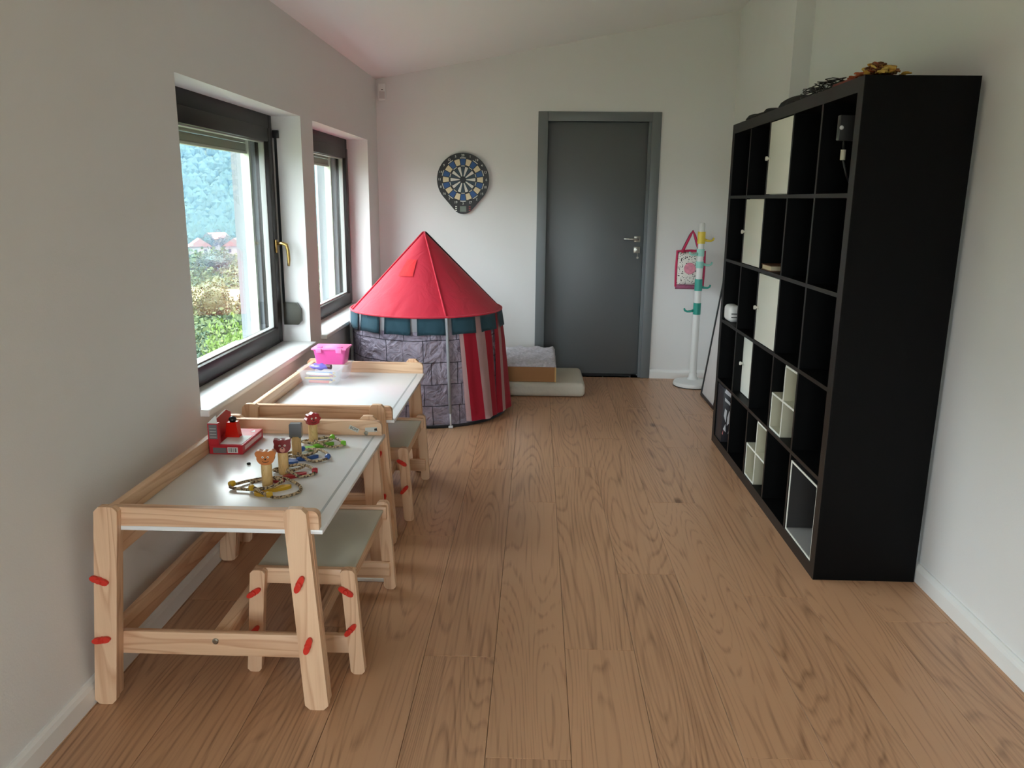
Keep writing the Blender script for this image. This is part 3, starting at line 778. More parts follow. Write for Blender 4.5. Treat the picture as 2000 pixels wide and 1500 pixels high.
def stone_fabric():
    mt, nt, N, L, P = nodes_of('stone_print_fabric')
    uv = N.new('ShaderNodeUVMap'); tc = N.new('ShaderNodeTexCoord')
    nz = N.new('ShaderNodeTexNoise'); nz.inputs['Scale'].default_value = 5; L.new(uv.outputs[0], nz.inputs['Vector'])
    ad = N.new('ShaderNodeVectorMath'); ad.operation = 'MULTIPLY_ADD'
    L.new(nz.outputs['Color'], ad.inputs[0]); ad.inputs[1].default_value = (0.02, 0.02, 0); L.new(uv.outputs[0], ad.inputs[2])
    br = N.new('ShaderNodeTexBrick'); br.inputs['Scale'].default_value = 1
    br.inputs['Brick Width'].default_value = 0.24; br.inputs['Row Height'].default_value = 0.142; br.inputs['Mortar Size'].default_value = 0.004; br.inputs['Mortar Smooth'].default_value = 0.5
    br.offset = 0.42; br.squash = 0.7; br.squash_frequency = 2
    br.inputs['Color1'].default_value = rgb(158, 148, 164); br.inputs['Color2'].default_value = rgb(138, 128, 146); br.inputs['Mortar'].default_value = rgb(62, 56, 70)
    L.new(ad.outputs[0], br.inputs['Vector'])
    n2 = N.new('ShaderNodeTexNoise'); n2.inputs['Scale'].default_value = 16; n2.inputs['Detail'].default_value = 6; n2.inputs['Distortion'].default_value = 1.5
    L.new(uv.outputs[0], n2.inputs['Vector'])
    mx = N.new('ShaderNodeMix'); mx.data_type = 'RGBA'; mx.blend_type = 'OVERLAY'; mx.inputs[0].default_value = 0.8
    L.new(br.outputs['Color'], mx.inputs[6]); L.new(n2.outputs['Fac'], mx.inputs[7])
    L.new(mx.outputs[2], P.inputs['Base Color']); P.inputs['Roughness'].default_value = 0.55
    n3 = N.new('ShaderNodeTexNoise'); n3.inputs['Scale'].default_value = 9; n3.inputs['Detail'].default_value = 3; n3.inputs['Distortion'].default_value = 2.0
    L.new(tc.outputs['Object'], n3.inputs['Vector'])
    bp = N.new('ShaderNodeBump'); bp.inputs['Strength'].default_value = 0.9; bp.inputs['Distance'].default_value = 0.035
    L.new(n3.outputs['Fac'], bp.inputs['Height']); L.new(bp.outputs['Normal'], P.inputs['Normal'])
    return mt
STONE = stone_fabric()
T_RED = fabric('tent_red', rgb(206, 30, 60)); T_TEAL = fabric('tent_teal', rgb(62, 104, 122)); T_PINK = fabric('tent_pale_stripe', rgb(226, 186, 186)); T_BLK = fabric('tent_black_trim', rgb(26, 24, 28)); T_PATCH = fabric('tent_bright_red', rgb(226, 30, 40)); T_GREY = fabric('tent_grey_tape', rgb(150, 150, 156))
tent = thing('play_tent', 'round red castle play tent with teal battlement flaps in the corner', 'tent', (-0.725, 5.37, 0))
RIMZ, APZ, RR, RF = 0.705, 1.21, 0.500, 0.515
FACE = math.radians(-82)                       # direction facing into the room
def wall_pt(a, s, out=0.0):                    # s = 0 floor .. 1 rim
    r = RF + (RR-RF)*s + out
    return Vector((-0.018*s + r*math.cos(a), r*math.sin(a), 0.012 + (RIMZ-0.012)*s))
def roof_pt(a, s, out=0.0):                    # s = 0 rim .. 1 apex
    sag = 1 - 0.025*math.sin(PI*s)*(0.5-0.5*math.cos(4*(a-math.radians(-68.5))))
    r = (RR*(1-s)*sag + 0.004) + out*0.8
    return Vector((-0.018 - 0.010*s + r*math.cos(a), r*math.sin(a), RIMZ + (APZ-RIMZ)*s + out*0.7))
def sheet(bm, fn, a0, a1, s0, s1, na, ns, uvscale=None, mi=None):
    g = [[bm.verts.new(fn(a0+(a1-a0)*i/na, s0+(s1-s0)*j/ns)) for j in range(ns+1)] for i in range(na+1)]
    uvl = bm.loops.layers.uv.verify() if uvscale else None
    for i in range(na):
        for j in range(ns):
            f = bm.faces.new((g[i][j], g[i+1][j], g[i+1][j+1], g[i][j+1]))
            if mi: f.material_index = mi(i, j)
            if uvl:
                for l, (ii, jj) in zip(f.loops, ((i, j), (i+1, j), (i+1, j+1), (i, j+1))):
                    l[uvl].uv = ((a0+(a1-a0)*ii/na)*0.5, (s0+(s1-s0)*jj/ns)*0.70)
bm = new_bm(); sheet(bm, lambda a, s: roof_pt(a, s), 0, 2*PI, 0, 1, 96, 14)
obj('roof', bm, T_RED, tent, True)
bm = new_bm()
def wall_fn(a, s): return wall_pt(a, s, 0.006*math.sin(13*a+3*s)*s*(1-s)*3)
sheet(bm, wall_fn, 0, 2*PI, 0, 1, 120, 12, uvscale=True)
obj('stone_wall', bm, STONE, tent, True)
bm = new_bm(); add_tube(bm, [(RF*1.005*math.cos(2*PI*i/64), RF*1.005*math.sin(2*PI*i/64), 0.010) for i in range(64)], 0.010, 6, closed=True)
obj('floor_hem', bm, T_BLK, tent, True)
bm = new_bm(); add_lathe(bm, [(0, 0.003), (RF, 0.003), (RF, 0.006), (0, 0.006)], 48)
obj('groundsheet', bm, T_BLK, tent)
for i in range(15):
    a = FACE + math.radians(2.5 + 24*i); hw = math.radians(9.7)
    bm = new_bm()
    sheet(bm, lambda aa, s, a=a: wall_pt(aa, 1.0-0.155*s, 0.012+0.010*s+0.004*math.sin(22*(aa-a))*s) + Vector((0, 0, 0.006*math.cos((aa-a)*8)*s)), a-hw, a+hw, 0, 1, 8, 4)
    bmesh.ops.solidify(bm, geom=bm.faces[:], thickness=0.003)
    obj('battlement_flap', bm, T_TEAL, tent, True)
    bm = new_bm(); am = a + math.radians(12)
    sheet(bm, lambda aa, s: wall_pt(aa, 1.0-0.125*s, 0.004), am-math.radians(2.6), am+math.radians(2.6), 0, 1, 2, 2)
    obj('gap_tab', bm, T_GREY, tent, True)
bm = new_bm(); add_tube(bm, [roof_pt(2*PI*i/80, 0.0, 0.006) for i in range(80)], 0.007, 6, closed=True)
obj('rim_hoop', bm, T_RED, tent, True)
for k in range(4):
    a = math.radians(-68.5 + 90*k)
    bm = new_bm(); add_tube(bm, [roof_pt(a, s/12, 0.004) for s in range(13)], 0.006, 6)
    obj('roof_seam', bm, T_RED if k != 1 else T_BLK, tent, True)
    bm = new_bm(); add_tube(bm, [wall_pt(a, 0.12, 0.012), wall_pt(a, 0.5, 0.014), wall_pt(a, 1.0, 0.014)], 0.010, 8)
    pl = obj('pole_sleeve', bm, T_GREY, tent, True)
    bm = new_bm(); add_tube(bm, [wall_pt(a, -0.008, 0.014), wall_pt(a, 0.13, 0.013)], 0.0055, 8)
    obj('pole', bm, mat('tent_pole_white', rgb(205, 205, 208), 0.35), pl, True)
    fp = wall_pt(a, 0.0, 0.014); bm = new_bm(); add_box(bm, fp.x-0.014, fp.x+0.014, fp.y-0.012, fp.y+0.012, 0.001, 0.016, 0.003)
    obj('pole_foot', bm, mat('tent_pole_white', rgb(205, 205, 208), 0.35), pl, 40)
aw = FACE + math.radians(-28)
bm = new_bm(); sheet(bm, lambda a, s: roof_pt(a, s, 0.004), aw-math.radians(13), aw+math.radians(10), 0.46, 0.66, 6, 5)
obj('roof_patch', bm, T_PATCH, tent, True)
def curtain(a0, a1, lean, stripes, na):
    def fn(a, s):
        u = (a-a0)/(a1-a0)
        aa = a + lean*(1-s)
        return wall_pt(aa, 0.03+0.96*s, 0.012 - 0.007*max(0, (s-0.72)/0.28) + 0.034*(1-s)*math.sin(PI*min(1, max(0, u))) + 0.007*math.sin(u*15)*(1-s))
    def mi(i, j):
        u = (i+0.5)/na
        for x0, x1 in stripes:
            if x0 <= u < x1: return 1
        return 0
    bm = new_bm(); sheet(bm, fn, a0, a1, 0, 1, na, 14, mi=mi)
    bmesh.ops.solidify(bm, geom=bm.faces[:], thickness=0.002)
    return obj('door_curtain', bm, [T_RED, T_PINK], tent, True)
curtain(FACE+math.radians(22), FACE+math.radians(53), math.radians(3.5), ((0.0, 0.11), (0.43, 0.72)), 30)
curtain(FACE+math.radians(59), FACE+math.radians(104), math.radians(-2.5), ((0.12, 0.28), (0.62, 0.78)), 30)

# ------------------------------------------------------------------ mattress, cardboard box, quilt beside the tent
QUILT = mat('quilted_cream', rgb(206, 200, 186), 0.8, noise=0.06, nscale=6, bump=0.5, bscale=28)
bm = new_bm(); add_box(bm, -0.27, 0.375, 5.735, 6.36, 0.002, 0.105, 0.036, 5)
for v in bm.verts: v.co.z += 0.004*math.sin(v.co.x*31)*math.sin(v.co.y*27)*(1 if v.co.z > 0.06 else 0)
mt_ = obj('folding_mattress', bm, QUILT, None, True)
tag(mt_, 'cream quilted child mattress lying on the floor beside the tent', 'mattress')
cb = thing('cardboard_box', 'flat brown cardboard box lying on the cream mattress', 'box', (-0.15, 6.0, 0.1095))
box_obj('carton', (-0.10, 0.305, -0.235, 0.26, 0.0, 0.112), mat('brown_cardboard', rgb(170, 122, 78), 0.75, noise=0.08, nscale=9), cb, bev=0.002)
box_obj('edge_fold', (0.297, 0.3075, -0.237, -0.229, 0.0, 0.112), mat('pale_cardboard_edge', rgb(206, 170, 110), 0.7), cb)
bm = new_bm()
nx, ny = 26, 22
g = [[bm.verts.new((-0.245+0.402*i/nx, 5.765+0.50*j/ny, 0.2230 + 0.030 + 0.010*math.sin(i*0.7+j*0.4)*math.sin(j*0.9) + 0.03*(j/ny) - (0.026 if i in (0, nx) or j == 0 else 0))) for j in range(ny+1)] for i in range(nx+1)]
lo = [[bm.verts.new((v.co.x, v.co.y, 0.2220)) for v in row] for row in g]
for i in range(nx):
    for j in range(ny):
        bm.faces.new((g[i][j], g[i+1][j], g[i+1][j+1], g[i][j+1])); bm.faces.new((lo[i][j], lo[i][j+1], lo[i+1][j+1], lo[i+1][j]))
for i in range(nx):
    bm.faces.new((g[i][0], lo[i][0], lo[i+1][0], g[i+1][0])); bm.faces.new((g[i][ny], g[i+1][ny], lo[i+1][ny], lo[i][ny]))
for j in range(ny):
    bm.faces.new((g[0][j], g[0][j+1], lo[0][j+1], lo[0][j])); bm.faces.new((g[nx][j], lo[nx][j], lo[nx][j+1], g[nx][j+1]))
q = obj('folded_blanket', bm, mat('speckled_white_cloth', rgb(206, 202, 210), 0.85, noise=0.45, nscale=55, bump=0.6, bscale=40), None, True)
tag(q, 'folded white speckled blanket on top of the brown cardboard box', 'blanket')

# ------------------------------------------------------------------ dartboard and alarm sensor on the back wall
db = thing('dartboard', 'round black electronic dartboard with blue and cream segments', 'dartboard', (-0.591, YB, 1.577))
pts = []
for i in range(64):
    a = 2*PI*i/64
    x, z = 0.205*math.cos(a), 0.205*math.sin(a)
    pts.append((x, z))
low = [(0.088*math.cos(a), -0.177+0.088*math.sin(a)) for a in [-PI+PI*k/16 for k in range(17)]]
def hull(P_):
    P_ = sorted(set(P_))
    def half(Q):
        h = []
        for p in Q:
            while len(h) > 1 and (h[-1][0]-h[-2][0])*(p[1]-h[-2][1])-(h[-1][1]-h[-2][1])*(p[0]-h[-2][0]) <= 0: h.pop()
            h.append(p)
        return h
    a = half(P_); b = half(P_[::-1]); return a[:-1]+b[:-1]
bm = new_bm(); add_prism(bm, hull(pts+low), 'y', -0.028, -0.001); bevel_all(bm, 0.006)
obj('housing', bm, M_BLACKP, db, 35)
def sector(r0, r1, a0, a1, ya, yb, n=5):
    bm = new_bm()
    P_ = [(r1*math.cos(a0+(a1-a0)*k/n), r1*math.sin(a0+(a1-a0)*k/n)) for k in range(n+1)] + [(r0*math.cos(a1+(a0-a1)*k/n), r0*math.sin(a1+(a0-a1)*k/n)) for k in range(n+1)]
    add_prism(bm, P_, 'y', ya, yb); return bm
D_BLUE = mat('dart_blue', rgb(38, 84, 142), 0.5); D_CREAM = mat('dart_cream', rgb(224, 208, 172), 0.5); D_TEAL = mat('dart_dark_teal', rgb(44, 66, 80), 0.5); D_WHITE = mat('dart_white', rgb(220, 218, 210), 0.5)
ORDER = (20, 1, 18, 4, 13, 6, 10, 15, 2, 17, 3, 19, 7, 16, 8, 11, 14, 9, 12, 5)
for k, num in enumerate(ORDER):
    ac = PI/2 - k*PI/10; hw = PI/20-0.02
    obj('outer_segment', sector(0.112, 0.158, ac-hw, ac+hw, -0.0300, -0.0275), D_BLUE if k % 2 == 0 else D_CREAM, db)
    obj('inner_segment', sector(0.026, 0.098, ac-hw*0.92, ac+hw*0.92, -0.0300, -0.0275), D_TEAL if k % 2 == 0 else D_WHITE, db)
    if k % 2 == 0:
        obj('ring_mark', sector(0.163, 0.168, ac-hw, ac+hw, -0.0296, -0.0275), D_WHITE, db)
        obj('ring_mark', sector(0.102, 0.107, ac-hw, ac+hw, -0.0296, -0.0275), D_WHITE, db)
    text_obj('number', str(num), 0.026, D_WHITE, db, Matrix.Translation((0.184*math.cos(ac), -0.0288, 0.184*math.sin(ac))) @ Matrix.Rotation(PI/2, 4, 'X'), 0.0005)
bm = new_bm(); add_lathe(bm, [(0, 0), (0.022, 0), (0.020, 0.005), (0, 0.006)], 20, Matrix.Translation((0, -0.0275, 0)) @ Matrix.Rotation(PI/2, 4, 'X'))
obj('bullseye', bm, M_BLACKP, db, 40)
box_obj('score_display', (-0.025, 0.025, -0.0300, -0.0275, -0.247, -0.203), mat('lcd_grey', rgb(104, 112, 100), 0.25), db)
for i in range(3):
    box_obj('button', (-0.062, -0.048, -0.0300, -0.0275, -0.240+i*0.015, -0.233+i*0.015), D_WHITE, db)
    box_obj('button', (0.046, 0.060, -0.0300, -0.0275, -0.240+i*0.015, -0.233+i*0.015), mat('dart_red', rgb(150, 60, 60), 0.5), db)
sn = thing('alarm_sensor', 'small white motion sensor high in the back left corner', 'sensor', (-1.222, YB-0.004, 2.225), 0.25)
box_obj('sensor_body', (-0.030, 0.030, -0.042, 0.0, -0.062, 0.062), M_TRIM, sn, bev=0.008, seg=3)
box_obj('lens_window', (-0.022, 0.022, -0.0440, -0.0415, -0.05, 0.004), mat('sensor_lens', rgb(205, 200, 200), 0.3), sn, bev=0.001)
box_obj('indicator', (-0.004, 0.008, -0.0442, -0.0415, 0.012, 0.018), M_BLACKP, sn)

# ------------------------------------------------------------------ coat stand with bag
cs = thing('coat_stand', 'white child coat stand with yellow and green hook rings', 'coat stand', (1.256, 6.215, 0))
WP = mat('white_stand_plastic', rgb(226, 226, 224), 0.35)
bm = new_bm(); add_lathe(bm, [(0, 0.006), (0.150, 0.006), (0.153, 0.014), (0.146, 0.034), (0.10, 0.046), (0.045, 0.052), (0.034, 0.07), (0.030, 0.10), (0, 0.10)], 40)
obj('base', bm, WP, cs, 40)
bm = new_bm(); add_lathe(bm, [(0, 0), (0.151, 0), (0.151, 0.006), (0, 0.006)], 40); obj('base_pad', bm, M_RUBBER, cs)
bm = new_bm(); add_lathe(bm, [(0, 0.09), (0.028, 0.09), (0.0265, 0.6), (0.024, 1.15), (0.022, 1.262), (0.016, 1.272), (0, 1.273)], 24)
obj('pole', bm, WP, cs, 40)
for z0, z1, c, ang, nm in ((1.115, 1.205, (232, 204, 70), 0.1, 'yellow'), (1.020, 1.075, (160, 216, 204), PI+0.4, 'mint'), (0.930, 0.980, (146, 208, 196), 0.15, 'pale_green'), (0.755, 0.845, (58, 160, 146), 0.2, 'teal'), (0.570, 0.660, (40, 150, 134), PI-0.1, 'green')):
    cm = mat('ring_'+nm, rgb(*c), 0.35)
    bm = new_bm(); add_lathe(bm, [(0.026, z0), (0.0295, z0), (0.0295, z1), (0.026, z1)], 24, cap=False)
    rg_ = obj('hook_ring', bm, cm, cs, 40)
    zc = z0+0.022 if nm != 'mint' else z0+0.012
    bm = new_bm(); add_tube(bm, [(d*math.cos(ang), d*math.sin(ang), zc+h) for d, h in ((0.027, 0.006), (0.05, 0.0), (0.075, -0.002), (0.092, 0.006), (0.098, 0.022))], [0.011, 0.009, 0.008, 0.008, 0.007], 10)
    obj('hook', bm, cm, rg_, True)
bg_ = thing('tote_bag', 'small pink-edged tote bag with black and white print on coat stand', 'bag', (1.200, 6.300, 0.62), -0.10)
def bag_print():
    mt, nt, N, L, P = nodes_of('bag_print')
    tc = N.new('ShaderNodeTexCoord')
    v = N.new('ShaderNodeTexVoronoi'); v.inputs['Scale'].default_value = 75; L.new(tc.outputs['Object'], v.inputs['Vector'])
    n = N.new('ShaderNodeTexNoise'); n.inputs['Scale'].default_value = 38; L.new(tc.outputs['Object'], n.inputs['Vector'])
    s = math_node(N, L, 'ADD', v.outputs['Distance'], n.outputs['Fac'])
    rp = N.new('ShaderNodeValToRGB'); rp.color_ramp.interpolation = 'CONSTANT'
    rp.color_ramp.elements[0].color = rgb(30, 28, 30); rp.color_ramp.elements[1].position = 0.80; rp.color_ramp.elements[1].color = rgb(228, 224, 216)
    L.new(s, rp.inputs['Fac']); L.new(rp.outputs['Color'], P.inputs['Base Color']); P.inputs['Roughness'].default_value = 0.6
    return mt
BPINK = mat('bag_pink', rgb(196, 40, 88), 0.6)
def cushion(bm, x0, x1, z0, z1, d, n=10):
    for s in (-1, 1):
        gg = [[bm.verts.new((x0+(x1-x0)*i/n, s*d*(math.sin(PI*i/n)*math.sin(PI*j/n))**0.5, z0+(z1-z0)*j/n)) for j in range(n+1)] for i in range(n+1)]
        for i in range(n):
            for j in range(n): bm.faces.new((gg[i][j], gg[i+1][j], gg[i+1][j+1], gg[i][j+1]))
    bmesh.ops.remove_doubles(bm, verts=bm.verts[:], dist=0.0005)
bm = new_bm(); cushion(bm, -0.105, 0.105, 0.16, 0.43, 0.035); obj('bag_body', bm, bag_print(), bg_, True)
bm = new_bm(); add_tube(bm, [(-0.105, 0, 0.16), (-0.107, 0, 0.30), (-0.105, 0, 0.43), (0, 0, 0.435), (0.105, 0, 0.43), (0.107, 0, 0.30), (0.105, 0, 0.16), (0, 0, 0.155)], 0.010, 8, closed=True)
obj('piping', bm, BPINK, bg_, True)
bm = new_bm(); cushion(bm, -0.108, 0.100, 0.135, 0.175, 0.040); obj('bag_bottom', bm, mat('bag_bottom_mix', rgb(150, 80, 110), 0.6, noise=0.6, nscale=30), bg_, True)
for yy in (-0.02, 0.02):
    bm = new_bm(); add_tube(bm, [(-0.07, yy, 0.42), (-0.045, yy, 0.48), (-0.012, yy*0.7, 0.555), (0.006, yy*0.6, 0.585), (0.020, yy*0.7, 0.555), (0.045, yy, 0.48), (0.07, yy, 0.42)], 0.0095, 6)
    obj('strap', bm, BPINK if yy < 0 else mat('strap_dark', rgb(40, 30, 60), 0.7), bg_, True)
bm = new_bm(); add_lathe(bm, [(0, 0), (0.045, 0), (0.04, 0.003), (0, 0.004)], 24, Matrix.Translation((-0.005, -0.034, 0.30)) @ Matrix.Rotation(PI/2, 4, 'X'))
obj('printed_patch', bm, mat('patch_pink', rgb(222, 140, 160), 0.6, noise=0.35, nscale=45), bg_)

# ------------------------------------------------------------------ leaning picture behind the shelf unit
ang = math.atan2(0.115, 0.90)
pf = thing('picture_frame', 'black-framed pale picture leaning against the wall behind shelf unit', 'picture', (1.258, 5.68, 0.0))
M = Matrix.Rotation(ang, 4, 'Y')
bm = new_bm()
for a_ in ((0, 0.02, -0.225, -0.205, 0, 0.90), (0, 0.02, 0.205, 0.225, 0, 0.90), (0, 0.02, -0.205, 0.205, 0, 0.02), (0, 0.02, -0.205, 0.205, 0.88, 0.90)): add_box(bm, *a_, M=M)
obj('frame', bm, M_BLACKP, pf)
bm = new_bm(); add_box(bm, 0.008, 0.014, -0.206, 0.206, 0.019, 0.881, M=M)
obj('print', bm, mat('pale_print_sheet', rgb(214, 208, 206), 0.35, noise=0.12, nscale=7), pf)

# ------------------------------------------------------------------ black shelf unit, 5 by 5
SX, SY, SD, SS, TH = 1.094, 2.876, 0.388, 1.85, 0.05
BLK = mat('black_brown_foil', (0.0022, 0.0021, 0.0022, 1), 0.5, noise=0.12, nscale=40, bump=0.03, bscale=200, spec=0.12)
EDGE = mat('black_brown_edge', (0.014, 0.012, 0.011, 1), 0.42, noise=0.12, nscale=40, spec=0.3)
sh = thing('cube_shelf', 'large black five by five cube shelf unit along the right wall', 'shelf', (SX, SY, 0))
def panel(nm, y0, y1, z0, z1, x0=0.002, x1=SD):
    p = box_obj(nm, (x0, x1, y0, y1, z0, z1), BLK, sh)
    box_obj('edge_band', (x0-0.002, x0, y0, y1, z0, z1), EDGE, p)
    return p
panel('side_panel', 0, TH, TH, SS-TH); panel('side_panel', SS-TH, SS, TH, SS-TH)
panel('top_panel', 0, SS, SS-TH, SS); panel('bottom_panel', 0, SS, 0, TH)
CELL = (SS-2*TH-4*0.016)/5
def y_c(i): return TH + i*(CELL+0.016)         # near edge of column i (0 = nearest)
def z_r(j): return TH + j*(CELL+0.016)         # bottom edge of row j (0 = lowest)
for j in range(1, 5): panel('shelf_board', TH, SS-TH, z_r(j)-0.016, z_r(j))
for i in range(1, 5):
    for j in range(5): panel('divider', y_c(i)-0.016, y_c(i), z_r(j), z_r(j)+CELL, x0=0.004)
WD = mat('white_door_foil', rgb(226, 226, 216), 0.4)
def shelf_door(label, i, j, inset):
    y, z = SY+y_c(i)+0.002, z_r(j)+0.0005
    t = thing('door_insert', label, 'cabinet insert', (SX+inset, y, z), 0, 'white door inserts in the shelf unit')
    w = CELL-0.004
    box_obj('door', (0.0, 0.016, 0.002, w-0.002, 0.003, w-0.001), WD, t, bev=0.0015)
    bm = new_bm()
    add_box(bm, 0.018, 0.33, 0, 0.010, 0, w+0.002); add_box(bm, 0.018, 0.33, w-0.010, w, 0, w+0.002)
    add_box(bm, 0.018, 0.33, 0.010, w-0.010, 0, 0.010); add_box(bm, 0.018, 0.33, 0.010, w-0.010, w-0.008, w+0.002)
    add_box(bm, 0.325, 0.33, 0.010, w-0.010, 0.010, w-0.008)
    obj('carcass', bm, WD, t)
    bm = new_bm(); add_lathe(bm, [(0, 0), (0.005, 0), (0.005, 0.010), (0.010, 0.014), (0.010, 0.022), (0, 0.023)], 14, Matrix.Translation((0, w-0.030, w*0.5)) @ Matrix.Rotation(-PI/2, 4, 'Y'))
    obj('knob', bm, mat('knob_white', rgb(220, 218, 208), 0.3), t, 40)
shelf_door('white door insert in the top row of the shelf unit', 2, 4, 0.002)
shelf_door('white door insert in the second shelf row from the top', 3, 3, 0.002)
shelf_door('white door insert in the middle row of the shelf unit', 2, 2, 0.002)
shelf_door('white door insert set back in the second shelf row from the bottom', 3, 1, 0.045)
def z_insert(label, i, j):
    y, z = SY+y_c(i)+0.003, z_r(j)+0.0005
    t = thing('step_insert', label, 'shelf insert', (SX+0.006, y, z), 0, 'white two-cube inserts in the shelf unit')
    w = CELL-0.006; h = w/2; th = 0.009; dp = 0.33
    def bx(x0, x1, *a):
        p = box_obj('panel', (x0+0.002, x1)+a, mat('insert_white_shaded', rgb(188, 184, 162), 0.5), t)  # white panel faces toned down, shade inside the cubes put into the colour
        box_obj('edge_band', (x0, x0+0.002)+a, WD, p); return p
    # lower far cube and upper near cube sharing the middle edge
    bx(0, dp, h, w, 0, th); bx(0, dp, w-th, w, th, h-th/2); bx(0, dp, h-th/2, h+th/2, th, h-th/2)
    bx(0, dp, 0, w, h-th/2, h+th/2)
    bx(0, dp, 0, h, w-th, w); bx(0, dp, 0, th, h+th/2, w-th); bx(0, dp, h-th/2, h+th/2, h+th/2, w-th)
z_insert('white two-cube insert in the second shelf row from the bottom', 1, 1)
z_insert('white two-cube insert in the lowest shelf row', 2, 0)
ti = thing('box_insert', 'white-edged grey box insert in the lowest nearest shelf cube', 'shelf insert', (SX+0.004, SY+y_c(0)+0.006, z_r(0)-0.0))
w, hh, th = CELL-0.012, 0.312, 0.008
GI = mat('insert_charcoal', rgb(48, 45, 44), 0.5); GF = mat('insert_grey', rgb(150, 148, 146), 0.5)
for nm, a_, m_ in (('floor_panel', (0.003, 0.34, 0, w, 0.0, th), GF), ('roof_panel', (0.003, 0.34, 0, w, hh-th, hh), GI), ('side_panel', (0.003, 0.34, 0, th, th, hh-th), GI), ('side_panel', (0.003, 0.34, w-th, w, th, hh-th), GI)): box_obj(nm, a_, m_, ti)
bm = new_bm()
for a_ in ((0, 0.003, 0, w, 0, th), (0, 0.003, 0, w, hh-th, hh), (0, 0.003, 0, th, th, hh-th), (0, 0.003, w-th, w, th, hh-th)): add_box(bm, *a_)
obj('edge_band', bm, WD, ti)
# things standing in the cubes
rd = thing('clock_radio', 'small rounded white device in the far cube of the middle row', 'device', (SX+0.006, SY+y_c(4)+0.235, z_r(2)+0.0005))
bm = new_bm(); add_box(bm, 0, 0.07, -0.045, 0.10, 0.0, 0.095, 0.025, 5); obj('casing', bm, mat('device_white', rgb(222, 220, 218), 0.35), rd, 40)
for zz in (0.028, 0.048): box_obj('vent_slot', (0.012, 0.055, -0.0462, -0.0445, zz, zz+0.005), INK, rd)
bo = thing('paperback_book', 'small worn book lying flat in the second row', 'book', (SX+0.006, SY+y_c(2)+0.175, z_r(3)+0.0005))
box_obj('pages', (0.004, 0.12, 0.003, 0.145, 0.004, 0.024), mat('book_pages', rgb(206, 190, 160), 0.8), bo)
for z0, z1 in ((0, 0.004), (0.024, 0.028)): box_obj('cover', (0, 0.122, 0, 0.148, z0, z1), mat('book_brown', rgb(96, 62, 36), 0.6), bo)
pr = thing('game_box', 'black box with white printed patches in the lowest far cube', 'box', (SX+0.006, SY+y_c(4)+0.18, z_r(0)+0.0005))
box_obj('carton', (0, 0.25, 0.0, 0.150, 0.0, 0.325), mat('game_box_black', rgb(34, 32, 38), 0.45), pr, bev=0.002)
PW_ = mat('game_box_white', rgb(222, 222, 226), 0.5)
for pts in ([(0.01, 0.30), (0.11, 0.265), (0.11, 0.315), (0.03, 0.322)], [(0.02, 0.25), (0.10, 0.22), (0.10, 0.235), (0.02, 0.27)], [(0.02, 0.16), (0.05, 0.12), (0.06, 0.19), (0.03, 0.205)], [(0.07, 0.10), (0.13, 0.13), (0.12, 0.17), (0.09, 0.19), (0.07, 0.15)], [(0.02, 0.08), (0.06, 0.06), (0.05, 0.11)], [(0.09, 0.05), (0.13, 0.06), (0.11, 0.09)]):
    bm = new_bm(); add_prism(bm, [(p[0]*0.42, p[1]) for p in pts], 'y', -0.0012, -0.0002)
    obj('printed_patch', bm, PW_, pr)
bm = new_bm(); add_prism(bm, [(0.004, 0.05), (0.010, 0.045), (0.011, 0.075)], 'y', -0.0012, -0.0002); obj('printed_patch', bm, mat('patch_rose', rgb(200, 120, 120), 0.5), pr)
lp = thing('wall_device', 'dark grey flat device with cable in the top nearest cube', 'device', (SX+0.004, SY+y_c(0)+0.17, z_r(4)+0.235))
bm = new_bm(); add_box(bm, 0.002, 0.075, -0.012, 0.012, -0.045, 0.045, 0.004, 2, M=Matrix.Rotation(0.12, 4, 'Z')); obj('housing', bm, mat('device_grey', rgb(58, 58, 60), 0.4), lp, 40)
bm = new_bm(); add_lathe(bm, [(0, 0), (0.008, 0), (0.006, 0.006), (0, 0.007)], 12, Matrix.Translation((0.010, -0.012, 0.0)) @ Matrix.Rotation(PI/2, 4, 'X')); obj('button', bm, PW_, lp, True)
bm = new_bm(); add_tube(bm, [(0.02, -0.02, -0.05), (0.012, -0.045, -0.075), (0.012, -0.055, -0.12), (0.03, -0.05, -0.17), (0.05, -0.04, -0.20)], 0.0035, 8); cbl = obj('cable', bm, M_BLACKP, lp, True)
bm = new_bm(); add_lathe(bm, [(0, -0.018), (0.009, -0.018), (0.009, 0.018), (0, 0.018)], 12, Matrix.Translation((0.010, -0.052, -0.098))); obj('plug', bm, mat('plug_cream', rgb(200, 196, 176), 0.4), cbl, 40)
# things on top of the shelf unit
def cloth(name, label, x0, x1, y0, y1, h, material, seed):
    rr = random.Random(seed); bm = new_bm(); n = 18
    ph = [rr.uniform(0, 6) for _ in range(6)]
    def z(u, v): return h*(0.35+0.65*abs(math.sin(4*u+ph[0])*math.cos(3*v+ph[1])))*(math.sin(PI*u)*math.sin(PI*v))**0.4
    gg = [[bm.verts.new((x0+(x1-x0)*i/n + 0.012*math.sin(j+ph[2]), y0+(y1-y0)*j/n + 0.010*math.sin(i*1.3+ph[3]), SS+0.001+z(i/n, j/n))) for j in range(n+1)] for i in range(n+1)]
    for i in range(n):
        for j in range(n): bm.faces.new((gg[i][j], gg[i+1][j], gg[i+1][j+1], gg[i][j+1]))
    o = obj(name, bm, material, None, True)
    md = o.modifiers.new('thickness', 'SOLIDIFY'); md.thickness = 0.003; md.offset = 1
    return tag(o, label, 'cloth')
DCL = mat('dark_cloth', rgb(40, 37, 36), 0.9, noise=0.2, nscale=25)
cloth('folded_cloth', 'dark folded cloth on the far end of the shelf top', 1.100, 1.34, 4.03, 4.50, 0.050, DCL, 3)
